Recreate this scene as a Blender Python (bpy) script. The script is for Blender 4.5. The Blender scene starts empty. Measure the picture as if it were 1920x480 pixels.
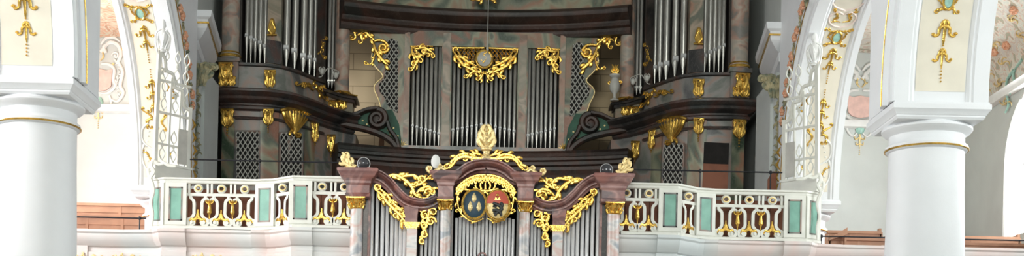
LIT_L, LIT_R, AREA_L, AREA_R, NAVE_FILL, WORLD, ORGAN_FILL, LOFT = 12.0, 7.5, 420, 230, 90, .54, 220, 22
import bpy, math, random
from mathutils import Vector
random.seed(7)
PI = math.pi
F = 2600.0; CZ = 1.6
ROLL = math.radians(1.2); CR, SR = math.cos(ROLL), math.sin(ROLL)
PX, PY = 901.0, 810.0
col = bpy.context.scene.collection

# ---------- photograph bearings -> metres, for a given distance from the camera ----------
def uv(x, y):
    dx, dy = x-PX, y-PY
    return dx*CR + dy*SR, dx*SR - dy*CR
def g(x, y, Y):                       # left half of the nave: outward distance a, height z
    u, v = uv(x, y)
    return -u*Y/F, v*Y/F + CZ
def gr(x, y, Y):                      # right half
    u, v = uv(x, y)
    return u*Y/F, v*Y/F + CZ

# ---------- materials ----------
def _mat(name):
    m = bpy.data.materials.new(name); m.use_nodes = True
    n = m.node_tree.nodes; l = m.node_tree.links
    return m, n, l, n['Principled BSDF']
def plain(name, c, rough=.5, metal=0, var=.08, vscale=6, bump=0, bscale=40, c2=None):
    m, n, l, b = _mat(name)
    b.inputs['Roughness'].default_value = rough
    b.inputs['Metallic'].default_value = metal
    tc = n.new('ShaderNodeTexCoord')
    no = n.new('ShaderNodeTexNoise'); no.inputs['Scale'].default_value = vscale; no.inputs['Detail'].default_value = 5
    l.new(tc.outputs['Object'], no.inputs['Vector'])
    r = n.new('ShaderNodeValToRGB')
    lo = c2 if c2 else tuple(x*(1-var) for x in c)
    hi = c if c2 else tuple(min(1, x*(1+var)) for x in c)
    r.color_ramp.elements[0].position = .35; r.color_ramp.elements[1].position = .65
    r.color_ramp.elements[0].color = (*lo, 1); r.color_ramp.elements[1].color = (*hi, 1)
    l.new(no.outputs['Fac'], r.inputs['Fac']); l.new(r.outputs['Color'], b.inputs['Base Color'])
    if bump:
        n2 = n.new('ShaderNodeTexNoise'); n2.inputs['Scale'].default_value = bscale
        l.new(tc.outputs['Object'], n2.inputs['Vector'])
        bp = n.new('ShaderNodeBump'); bp.inputs['Strength'].default_value = bump; bp.inputs['Distance'].default_value = .02
        l.new(n2.outputs['Fac'], bp.inputs['Height']); l.new(bp.outputs['Normal'], b.inputs['Normal'])
    return m
def marble(name, cols, scale=1.0, dist=.9, rough=.34, vein=.12, stretch=(1, 1, 1)):
    m, n, l, b = _mat(name)
    b.inputs['Roughness'].default_value = rough
    tc = n.new('ShaderNodeTexCoord'); mp = n.new('ShaderNodeMapping')
    mp.inputs['Scale'].default_value = stretch
    l.new(tc.outputs['Object'], mp.inputs['Vector'])
    no = n.new('ShaderNodeTexNoise'); no.inputs['Scale'].default_value = scale
    no.inputs['Detail'].default_value = 2.5; no.inputs['Distortion'].default_value = dist
    l.new(mp.outputs['Vector'], no.inputs['Vector'])
    r = n.new('ShaderNodeValToRGB'); e = r.color_ramp.elements
    k = len(cols)
    for i, c in enumerate(cols):
        p = .36 + .28*i/(k-1)
        if i < 2: el = e[i]; el.position = p
        else: el = e.new(p)
        el.color = (*c, 1)
    l.new(no.outputs['Fac'], r.inputs['Fac'])
    v = n.new('ShaderNodeTexNoise'); v.inputs['Scale'].default_value = scale*2.3
    v.inputs['Detail'].default_value = 8; v.inputs['Distortion'].default_value = 3
    l.new(mp.outputs['Vector'], v.inputs['Vector'])
    r2 = n.new('ShaderNodeValToRGB'); f = r2.color_ramp.elements
    f[0].position = .47; f[0].color = (0, 0, 0, 1); f[1].position = .53; f[1].color = (0, 0, 0, 1)
    q = f.new(.5); q.color = (1, 1, 1, 1)
    l.new(v.outputs['Fac'], r2.inputs['Fac'])
    mu = n.new('ShaderNodeMath'); mu.operation = 'MULTIPLY'; mu.inputs[1].default_value = vein
    l.new(r2.outputs['Color'], mu.inputs[0])
    mx = n.new('ShaderNodeMix'); mx.data_type = 'RGBA'
    l.new(mu.outputs[0], mx.inputs[0]); l.new(r.outputs['Color'], mx.inputs[6])
    mx.inputs[7].default_value = (.42, .38, .35, 1)
    l.new(mx.outputs[2], b.inputs['Base Color'])
    return m
def courses(name, c, w_, h_):
    m, n, l, b = _mat(name); b.inputs['Roughness'].default_value = .75
    tc = n.new('ShaderNodeTexCoord'); mp = n.new('ShaderNodeMapping'); mp.inputs['Rotation'].default_value = (PI/2, 0, 0)
    l.new(tc.outputs['Object'], mp.inputs['Vector'])
    br = n.new('ShaderNodeTexBrick'); l.new(mp.outputs['Vector'], br.inputs['Vector'])
    br.inputs['Scale'].default_value = 1; br.inputs['Brick Width'].default_value = w_; br.inputs['Row Height'].default_value = h_
    br.inputs['Mortar Size'].default_value = .008
    br.inputs['Color1'].default_value = (*c, 1); br.inputs['Color2'].default_value = (c[0]*.88, c[1]*.86, c[2]*.84, 1)
    br.inputs['Mortar'].default_value = (c[0]*.35, c[1]*.33, c[2]*.3, 1)
    l.new(br.outputs['Color'], b.inputs['Base Color']); return m
def emit(name, c, s):
    m, n, l, b = _mat(name)
    b.inputs['Base Color'].default_value = (*c, 1)
    b.inputs['Emission Color'].default_value = (*c, 1); b.inputs['Emission Strength'].default_value = s
    return m
M = dict(
    white=plain('white_stucco', (.83, .84, .86), .55, var=.02, vscale=2, bump=.05),
    trimwhite=plain('painted_white', (.80, .80, .78), .4, var=.04, vscale=5),
    balwhite=plain('balustrade_white', (.72, .72, .66), .4, var=.05, vscale=4),
    grey=plain('grey_white_wall', (.59, .62, .60), .7, var=.04, vscale=1.2),
    cream=plain('cream_plaster', (.80, .74, .62), .6, var=.04, vscale=3),
    pinkish=plain('rose_plaster', (.78, .52, .46), .6, var=.08, vscale=8),
    shellpink=plain('pale_pink_plaster', (.80, .66, .60), .6, var=.05),
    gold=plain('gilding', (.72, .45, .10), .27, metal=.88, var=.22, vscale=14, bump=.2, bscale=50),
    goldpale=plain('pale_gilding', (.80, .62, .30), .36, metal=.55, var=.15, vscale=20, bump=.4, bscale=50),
    teal=plain('sea_green_panel', (.19, .40, .32), .4, var=.15, vscale=4),
    tealdark=plain('dark_green_marble', (.03, .095, .06), .65, var=.4, vscale=3),
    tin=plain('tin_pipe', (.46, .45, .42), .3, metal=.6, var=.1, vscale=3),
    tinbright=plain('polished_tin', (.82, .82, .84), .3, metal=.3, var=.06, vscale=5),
    lip=plain('pipe_lip', (.40, .40, .40), .4, metal=.3, var=.1),
    black=plain('dark_interior', (.012, .010, .009), .9, var=.3),
    iron=plain('wrought_iron', (.03, .03, .035), .5, metal=.5, var=.2),
    lattice=plain('grey_lattice', (.50, .49, .45), .5, var=.08),
    wood=plain('pine_wood', (.42, .22, .13), .5, var=.12, vscale=3),
    brownwood=plain('brown_board', (.24, .09, .05), .7, var=.2, vscale=3),
    tan=plain('tan_plaster', (.56, .44, .29), .75, var=.1, vscale=1.5, bump=.3, bscale=8),
    tanblock=courses('tan_stone_courses', (.58, .45, .28), 1.1, .40),
    darkwood=plain('dark_case_side', (.035, .028, .024), .6, var=.3, vscale=2),
    glass=plain('dark_glass', (.10, .10, .11), .12, metal=.3, var=.3),
    red=plain('heraldic_red', (.55, .07, .03), .45, var=.1),
    blue=plain('heraldic_blue', (.015, .045, .075), .4, var=.2),
    sable=plain('heraldic_black', (.01, .01, .01), .5, var=.1),
    flower=plain('painted_flower', (.62, .24, .12), .55, c2=(.70, .42, .28), vscale=25),
    leaf=plain('painted_leaf', (.50, .42, .24), .5, c2=(.12, .15, .10), vscale=9),
    jewel=plain('sea_green_jewel', (.35, .58, .50), .3, var=.15, vscale=15),
    marble=marble('organ_scagliola', [(.04, .065, .04), (.17, .18, .12), (.31, .16, .10), (.29, .29, .195), (.10, .125, .09), (.25, .11, .065)], .85, stretch=(1.2, 1, .9)),
    marblegrey=marble('grey_scagliola', [(.09, .09, .09), (.22, .215, .20), (.32, .21, .17), (.25, .24, .22), (.14, .15, .13)], 1.2),
    rosemarble=marble('rose_cornice_marble', [(.17, .065, .058), (.36, .155, .13), (.25, .13, .125), (.44, .25, .225), (.17, .12, .125)], 1.8, rough=.42),
    boardmarble=plain('grey_marbled_board', (.085, .085, .085), .6, var=.4, vscale=3),
    pinkmarble=marble('rose_scagliola', [(.20, .12, .08), (.38, .22, .155), (.25, .23, .17), (.42, .33, .25), (.15, .16, .125)], 1.3, rough=.38),
    palemarble=marble('pale_column_marble', [(.62, .60, .58), (.62, .42, .38), (.68, .64, .62), (.34, .36, .40)], 1.7, vein=.15, stretch=(1, 1, 1.5)),
    colmarble=marble('tower_column_marble', [(.22, .21, .19), (.42, .26, .20), (.46, .38, .31), (.34, .32, .28)], 2.2, vein=.2, stretch=(1, 1, 1.2)),
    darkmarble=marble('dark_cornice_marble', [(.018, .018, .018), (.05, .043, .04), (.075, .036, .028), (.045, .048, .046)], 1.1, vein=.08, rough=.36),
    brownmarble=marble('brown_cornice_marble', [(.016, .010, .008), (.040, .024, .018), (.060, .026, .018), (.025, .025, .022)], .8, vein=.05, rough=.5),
    fresco=marble('vault_painting', [(.62, .58, .54), (.72, .66, .56), (.55, .50, .44), (.66, .50, .42), (.72, .70, .62), (.58, .60, .54), (.74, .70, .60), (.64, .42, .34), (.42, .40, .30)], 4.2, dist=.5, rough=.7, vein=.2),
    frescowarm=marble('warm_vault_painting', [(.72, .66, .52), (.75, .40, .25), (.78, .72, .58), (.60, .30, .18), (.76, .66, .5)], 1.8, dist=2.0, rough=.7, vein=.1),
    parapet=marble('parapet_stucco_marble', [(.66, .69, .68), (.74, .60, .57), (.68, .67, .66), (.60, .64, .65)], .45, dist=.4, rough=.45, vein=0, stretch=(1, 1, .5)),
    stone=plain('stone_floor', (.45, .42, .38), .5, var=.1),
)

# ---------- mesh builder ----------
class MB:
    def __init__(s, side=-1, x0=0.0):
        s.v = []; s.f = []; s.side = side; s.x0 = x0
    def V(s, a, y, z):
        s.v.append((s.x0 + s.side*a, y, z)); return len(s.v)-1
    def face(s, idx): s.f.append(tuple(idx))
    def box(s, a0, a1, y0, y1, z0, z1, t=0):
        """t: inset of the top on each side"""
        if a0 > a1: a0, a1 = a1, a0
        b = [s.V(a0, y0, z0), s.V(a1, y0, z0), s.V(a1, y1, z0), s.V(a0, y1, z0),
             s.V(a0+t, y0+t, z1), s.V(a1-t, y0+t, z1), s.V(a1-t, y1-t, z1), s.V(a0+t, y1-t, z1)]
        for q in ((0,1,2,3),(4,5,6,7),(0,1,5,4),(1,2,6,5),(2,3,7,6),(3,0,4,7)): s.face([b[i] for i in q])
    def loft(s, rings, close=True, cap=True):
        n = len(rings[0]); ids = [[s.V(*p) for p in r] for r in rings]
        for i in range(len(ids)-1):
            for j in range(n if close else n-1):
                k = (j+1) % n
                s.face((ids[i][j], ids[i][k], ids[i+1][k], ids[i+1][j]))
        if cap and close:
            s.face(ids[0][::-1]); s.face(ids[-1])
    def prism_front(s, poly, y0, y1):       # poly in (a,z), thick in depth
        s.loft([[(a, y0, z) for a, z in poly], [(a, y1, z) for a, z in poly]])
    def prism_plan(s, poly, z0, z1):        # poly in (a,y)
        s.loft([[(a, y, z0) for a, y in poly], [(a, y, z1) for a, y in poly]])
    def prism_side(s, poly, a0, a1):        # poly in (y,z)
        s.loft([[(a0, y, z) for y, z in poly], [(a1, y, z) for y, z in poly]])
    def lathe(s, prof, a, y, z=0, n=24, sx=1, sy=1):
        rings = []
        for r, h in prof:
            rings.append([(a+sx*r*math.cos(2*PI*i/n), y+sy*r*math.sin(2*PI*i/n), z+h) for i in range(n)])
        s.loft(rings)
    def tube(s, pts, rad, n=6, flat=1.0):
        pts = [Vector(p) for p in pts]; rings = []
        m = len(pts)
        if m < 2: return
        if not hasattr(rad, '__len__'): rad = [rad]*m
        up0 = None
        for i, p in enumerate(pts):
            t = (pts[min(i+1, m-1)] - pts[max(i-1, 0)])
            if t.length < 1e-9: t = Vector((0, 0, 1))
            t.normalize()
            ref = Vector((0, 1, 0)) if abs(t.y) < .9 else Vector((1, 0, 0))
            b = t.cross(ref).normalized(); c = b.cross(t).normalized()
            r = max(rad[i], .0008)
            rings.append([tuple(p + b*(r*math.cos(2*PI*k/n)) + c*(r*flat*math.sin(2*PI*k/n))) for k in range(n)])
        s.loft(rings)
    def ball(s, a, y, z, r, n=10, sx=1, sy=1, sz=1):
        m = max(4, n//2)
        prof = [(r*math.sin(PI*i/m) if 0 < i < m else r*.03, -r*sz*math.cos(PI*i/m)) for i in range(m+1)]
        s.lathe(prof, a, y, z, n, sx, sy)
    def torus(s, a, y, z, R, r, n=24, m=8, axis='z', sz=1.0):
        ids = []
        for i in range(n):
            t = 2*PI*i/n; ring = []
            for j in range(m):
                q = 2*PI*j/m; rr = R + r*math.cos(q); h = r*math.sin(q)
                if axis == 'z': ring.append(s.V(a+rr*math.cos(t), y+rr*math.sin(t), z+h))
                else: ring.append(s.V(a+rr*math.cos(t), y+h, z+rr*sz*math.sin(t)))
            ids.append(ring)
        for i in range(n):
            for j in range(m):
                s.face((ids[i][j], ids[(i+1)%n][j], ids[(i+1)%n][(j+1)%m], ids[i][(j+1)%m]))
    def sweep(s, prof, path):               # prof: (outward, z); path in (a,y), outward to the left-hand of travel
        rings = []; m = len(path)
        for i, (a, y) in enumerate(path):
            def nrm(p, q):
                dx, dy = q[0]-p[0], q[1]-p[1]; L = math.hypot(dx, dy) or 1
                return Vector((-dy/L, dx/L))
            n1 = nrm(path[i-1], path[i]) if i > 0 else nrm(path[0], path[1])
            n2 = nrm(path[i], path[i+1]) if i < m-1 else n1
            nn = (n1+n2); 
            if nn.length < 1e-6: nn = n1
            nn.normalize(); k = 1/max(.4, nn.dot(n1))
            rings.append([(a+nn.x*o*k, y+nn.y*o*k, z) for o, z in prof])
        s.loft(rings)
    def build(s, name, mat, parent=None, ang=38):
        import bmesh
        me = bpy.data.meshes.new(name)
        off = parent_loc(parent)
        me.from_pydata([(x-off.x, y-off.y, z-off.z) for x, y, z in s.v], [], s.f)
        bm = bmesh.new(); bm.from_mesh(me)
        bmesh.ops.recalc_face_normals(bm, faces=bm.faces[:]); bm.to_mesh(me); bm.free()
        for p in me.polygons: p.use_smooth = True
        me.set_sharp_from_angle(angle=math.radians(ang))
        me.materials.append(M[mat] if isinstance(mat, str) else mat)
        o = bpy.data.objects.new(name, me); col.objects.link(o)
        if parent: o.parent = parent
        return o
def parent_loc(p):
    v = Vector((0, 0, 0))
    while p: v += p.location; p = p.parent
    return v
def thing(name, label, cat, loc, group=None):
    o = bpy.data.objects.new(name, None); col.objects.link(o); o.location = loc
    o.empty_display_size = .2
    o['label'] = label; o['category'] = cat
    if group: o['group'] = group
    return o
def tag(o, label, cat, group=None):
    o['label'] = label; o['category'] = cat
    if group: o['group'] = group
    return o
def struct(o): o['kind'] = 'structure'; return o

# ---------- curves and ornament ----------
def catmull(P, n=6):
    if len(P) < 3: return [tuple(p) for p in P]
    Q = [Vector(P[0])*2-Vector(P[1])] + [Vector(p) for p in P] + [Vector(P[-1])*2-Vector(P[-2])]
    out = []
    for i in range(1, len(Q)-2):
        a, b, c, d = Q[i-1], Q[i], Q[i+1], Q[i+2]
        for k in range(n):
            t = k/n
            out.append(tuple(.5*((2*b)+(c-a)*t+(2*a-5*b+4*c-d)*t*t+(3*b-a-3*c+d)*t**3)))
    out.append(tuple(Q[-2])); return out
def spiral(cx, cz, r0, r1, a0, turns, n=12):
    m = max(4, int(abs(turns)*n))
    return [(cx+(r0+(r1-r0)*i/m)*math.cos(a0+2*PI*turns*i/m), cz+(r0+(r1-r0)*i/m)*math.sin(a0+2*PI*turns*i/m)) for i in range(m+1)]
def stroke(mb, P, w0, w1, fn, k, wm=None, n=6, lift=0.0, sm=True):
    """P: 2-D points, fn(p)->(a,y,z); widths in the same 2-D unit, k metres per unit"""
    Q = catmull(P, 5) if sm else P
    m = len(Q); pts = []; rad = []
    for i, p in enumerate(Q):
        t = i/(m-1)
        w = (w0+(w1-w0)*t) if wm is None else ((1-t)**2*w0 + 2*t*(1-t)*wm*1.3 + t*t*w1)
        a, y, z = fn(p[0], p[1]); pts.append((a, y - (lift + w*.3)*k, z)); rad.append(w*k)
    mb.tube(pts, rad, n, .6)
def curl(mb, x, y, r, a0, turns, w, fn, k):
    P = spiral(x, y, r, r*.18, a0, turns)
    stroke(mb, P, w, w*.8, fn, k, sm=False)
    a, yy, z = fn(x, y); mb.ball(a, yy-w*.6*k, z, w*1.3*k, 6)
def acanthus(mb, P, w, fn, k, leaf=1.0, step=4, ends=(1, 1), rnd=None):
    rnd = rnd or random.Random(len(P)*17+int(P[0][0]))
    Q = catmull(P, 6); m = len(Q)
    stroke(mb, P, w*.6, w*.5, fn, k, wm=w*1.3)
    side = 1
    for i in range(step, m-2, step):
        dx, dy = Q[i+1][0]-Q[i-1][0], Q[i+1][1]-Q[i-1][1]; L = math.hypot(dx, dy) or 1
        dx /= L; dy /= L
        nx, ny = -dy*side, dx*side
        l = w*(2.0+1.3*rnd.random())*leaf
        x, y = Q[i]
        S = [(x, y), (x+dx*l*.35+nx*l*.45, y+dy*l*.35+ny*l*.45), (x+dx*l*.9+nx*l*.7, y+dy*l*.9+ny*l*.7), (x+dx*l*1.25+nx*l*.45, y+dy*l*1.25+ny*l*.45)]
        stroke(mb, S, w*.7, w*.12, fn, k, wm=w*1.25)
        side = -side
    for e, (i0, i1) in ((0, (0, 1)), (1, (-1, -2))):
        if not ends[e]: continue
        x, y = Q[i0]; dx, dy = x-Q[i1][0], y-Q[i1][1]; L = math.hypot(dx, dy) or 1
        dx /= L; dy /= L; sg = ends[e]
        r = w*2.0; cx, cy = x-dy*r*sg, y+dx*r*sg
        a0 = math.atan2(y-cy, x-cx)
        curl(mb, cx, cy, r, a0, .9*sg, w*.7, fn, k)
def flower(mb, x, y, r, fn, k, petals=5, lift=0):
    for i in range(petals):
        t = 2*PI*i/petals+.3
        a, yy, z = fn(x+r*.6*math.cos(t), y+r*.6*math.sin(t)); mb.ball(a, yy-lift*k-r*.2*k, z, r*.5*k, 6)
    a, yy, z = fn(x, y); mb.ball(a, yy-lift*k-r*.55*k, z, r*.32*k, 6)
def lattice_bars(mb, poly, step, w, fn, k, slant=1.45):
    """diagonal bars clipped to a polygon given in 2-D units"""
    xs = [p[0] for p in poly]; ys = [p[1] for p in poly]
    for sg in (1, -1):
        # line: y = sg*slant*x + c
        cs = [p[1]-sg*slant*p[0] for p in poly]; c = min(cs)+step*.5
        while c < max(cs):
            hits = []
            for i in range(len(poly)):
                (x1, y1), (x2, y2) = poly[i], poly[(i+1) % len(poly)]
                d1 = y1-sg*slant*x1-c; d2 = y2-sg*slant*x2-c
                if (d1 < 0) != (d2 < 0):
                    t = d1/(d1-d2); hits.append((x1+(x2-x1)*t, y1+(y2-y1)*t))
            hits.sort()
            for i in range(0, len(hits)-1, 2):
                p, q = hits[i], hits[i+1]
                A = fn(*p); B = fn(*q)
                if (Vector(A)-Vector(B)).length < .01: continue
                off = 0 if sg > 0 else w*.5*k
                mb.tube([(A[0], A[1]-off, A[2]), (B[0], B[1]-off, B[2])], w*k*.5, 4)
            c += step
def fL(Y, off=0.0, x0=0.0):
    """photograph bearing -> point at distance Y; offset moves it towards the nave"""
    def fn(x, y):
        a, z = g(x, y, Y); return (a + x0, Y-off, z)
    return fn
# =================== camera, light ===================
cam = bpy.data.cameras.new('camera'); co = bpy.data.objects.new('camera', cam); col.objects.link(co)
co.location = (0, 0, CZ); co.rotation_euler = (PI/2, -ROLL, 0)
cam.sensor_width = 36; cam.lens = 36*F/1920; cam.clip_end = 200
cam.shift_x = (960-PX)/1920; cam.shift_y = (PY-240)/1920
sc = bpy.context.scene; sc.camera = co
sc.view_settings.view_transform = 'Standard'; sc.view_settings.look = 'None'
sc.view_settings.gamma = 1; sc.view_settings.use_curve_mapping = False
sc.view_settings.exposure = 0.0
w = bpy.data.worlds.new('daylight'); sc.world = w; w.use_nodes = True
w.node_tree.nodes['Background'].inputs[0].default_value = (.88, 1, .97, 1)
w.node_tree.nodes['Background'].inputs[1].default_value = WORLD

# =================== room shell ===================
GF = 3.35 + CZ          # organ gallery floor level
SPR = 4.50 + CZ         # springing of the arcade
WALLX = 11.5; WESTY = 34.0
mb = MB(1); mb.box(-12, 12, 6, 34.4, -.3, 0); struct(mb.build('floor', 'stone'))
mb = MB(1); mb.box(-11.4, 11.4, 25.6, 33.99, GF-.3, GF); struct(mb.build('floor_gallery', 'brownwood'))
mb = MB(1); mb.box(-12, 12, WESTY, WESTY+.4, 0, 15); struct(mb.build('wall_west', 'grey'))
mb = MB(1); mb.box(-5.7, 5.7, WESTY-.06, WESTY-.005, GF+.02, 14.2); struct(mb.build('wall_west_organ_bay', 'tanblock'))
# nave vault
mb = MB(1); arc = [(6.6*math.cos(t*PI/24), 12.6+2.2*math.sin(t*PI/24)) for t in range(25)]
arc2 = [(a*1.04, z+.3) for a, z in arc[::-1]]
mb.prism_front(arc+arc2, 6, 34); struct(mb.build('ceiling', 'white'))

WC = (29.2, 21.7, 14.2)  # window centres along the aisle walls; all but the rear right assumed, for light
def aisle_wall(s, name):
    mb = MB(s); z0, zs, R = 4.5+CZ, 6.05+CZ, 1.6
    y = 6.0
    for c in sorted(WC):
        mb.prism_side([(y, 0), (c-R, 0), (c-R, 12), (y, 12)], WALLX, WALLX+.45)
        mb.prism_side([(c-R, 0), (c+R, 0), (c+R, z0), (c-R, z0)], WALLX, WALLX+.45)
        arcp = [(c+R*math.cos(t*PI/20), zs+R*math.sin(t*PI/20)) for t in range(21)]
        mb.prism_side(arcp[:11]+[(c, 12), (c+R, 12)], WALLX, WALLX+.45)
        mb.prism_side(arcp[10:]+[(c-R, 12), (c, 12)], WALLX, WALLX+.45)
        y = c+R
    mb.prism_side([(y, 0), (WESTY+.3, 0), (WESTY+.3, 12), (y, 12)], WALLX, WALLX+.45)
    return struct(mb.build(name, 'grey'))
aisle_wall(-1, 'wall_left'); aisle_wall(1, 'wall_right')
M['lit_left'] = emit('bright_daylight_glass', (.98, .99, 1), LIT_L)
M['lit_right'] = emit('daylight_glass', (.94, .99, 1), LIT_R)
k = 0
for s in (-1, 1):
    for c in WC:
        k += 1; z0, zs, R = 4.5+CZ, 6.05+CZ, 1.6
        fr = thing('window_%d' % k, '', '', (s*(WALLX+.2), c, z0)); del fr['label']; del fr['category']; struct(fr)
        mb = MB(s); arcp = [(c+(R-.02)*math.cos(t*PI/20), zs+(R-.02)*math.sin(t*PI/20)) for t in range(21)]
        mb.prism_side([(c-R+.02, z0+.02), (c+R-.02, z0+.02)]+arcp, WALLX+.30, WALLX+.33)
        mb.build('pane', 'lit_left' if s < 0 else 'lit_right', fr)
        mb = MB(s); P = [(c+R-.05, z0)]+[(c+(R-.05)*math.cos(t*PI/20), zs+(R-.05)*math.sin(t*PI/20)) for t in range(21)]+[(c-R+.05, z0)]
        mb.tube([(WALLX+.03, y, z) for y, z in P], .05, 6)
        for q in (-.8, 0, .8): mb.box(WALLX+.24, WALLX+.29, c+q-.02, c+q+.02, z0, zs+math.sqrt(max(0, R*R-q*q))-.04)
        for zz in (z0+.8, z0+1.6, z0+2.4): mb.box(WALLX+.24, WALLX+.29, c-R+.3, c+R-.3, zz-.02, zz+.02)
        mb.build('window_frame', 'trimwhite', fr)

# aisle vaults with a moulding along the wall
for s, nm, mt in ((-1, 'ceiling_left_aisle', 'frescowarm'), (1, 'ceiling_right_aisle', 'fresco')):
    mb = MB(s); ca = 9.05; hw = 2.46; P = [(ca+hw*math.cos(t*PI/20), 7.75+CZ+1.75*math.sin(t*PI/20)) for t in range(21)]
    P2 = [(a, z+.2) for a, z in P[::-1]]
    mb.prism_front(P+P2, 8, WESTY-.01); struct(mb.build(nm, mt))
    mb = MB(s)
    mb.sweep([(0, 7.62+CZ), (.10, 7.66+CZ), (.12, 7.74+CZ), (.18, 7.80+CZ), (0, 7.80+CZ)], [(WALLX-.01, 8), (WALLX-.01, WESTY-.02), (6.62, WESTY-.02)])
    struct(mb.build('trim_%d' % (1 if s < 0 else 2), 'trimwhite'))

# ---------------- pillars and arcade ----------------
PA = 6.02; R = 3.2; A0, A1 = 5.37, 6.63
def pillar(s, Yc, base, label, rock=1):
    t = thing('nave_pillar', label, 'pillar', (s*PA, Yc, base), 'arcade pillars')
    z = CZ
    m = MB(s); m.lathe([(.56, base), (.56, base+.25), (.53, base+.3), (.535, 1.6+z), (.525, 2.6+z), (.505, 3.4+z), (.50, 3.93+z)], PA, Yc, 0, 56); m.build('shaft', 'white', t)
    m = MB(s); m.lathe([(.50, 3.93+z), (.535, 3.945+z), (.55, 3.975+z), (.545, 4.01+z), (.52, 4.03+z), (.505, 4.05+z), (.50, 4.06+z), (.50, 4.15+z), (.515, 4.165+z), (.565, 4.185+z), (.60, 4.225+z), (.60, 4.25+z), (.575, 4.27+z), (.575, 4.285+z)], PA, Yc, 0, 56)
    m.build('capital', 'white', t)
    m = MB(s); m.torus(PA, Yc, 3.965+z, .548, .013, 56, 8); m.build('gold_ring', 'gold', t)
    m = MB(s); h = .62
    m.loft([[(PA-q, Yc-q, zz+z), (PA+q, Yc-q, zz+z), (PA+q, Yc+q, zz+z), (PA-q, Yc+q, zz+z)] for q, zz in
        ((.57, 4.28), (.59, 4.31), (.59, 4.33), (.60, 4.335), (.62, 4.37), (.645, 4.40), (.65, 4.405), (.65, 4.47), (.63, 4.475), (.63, 4.50))])
    m.build('abacus', 'white', t, 20)
    return t
YN = {-1: 18.62, 1: 18.98}; YF = 26.65
pillar(-1, YN[-1], 0, 'big white round pillar at the left edge, square block on top')
pillar(1, YN[1], 0, 'big white round pillar standing free on the right with gold ring')
pillar(-1, YF, GF, 'smaller white pillar standing behind the left end of the gallery balustrade')
pillar(1, YF, GF, 'smaller white pillar standing behind the right end of the gallery balustrade')

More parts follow.
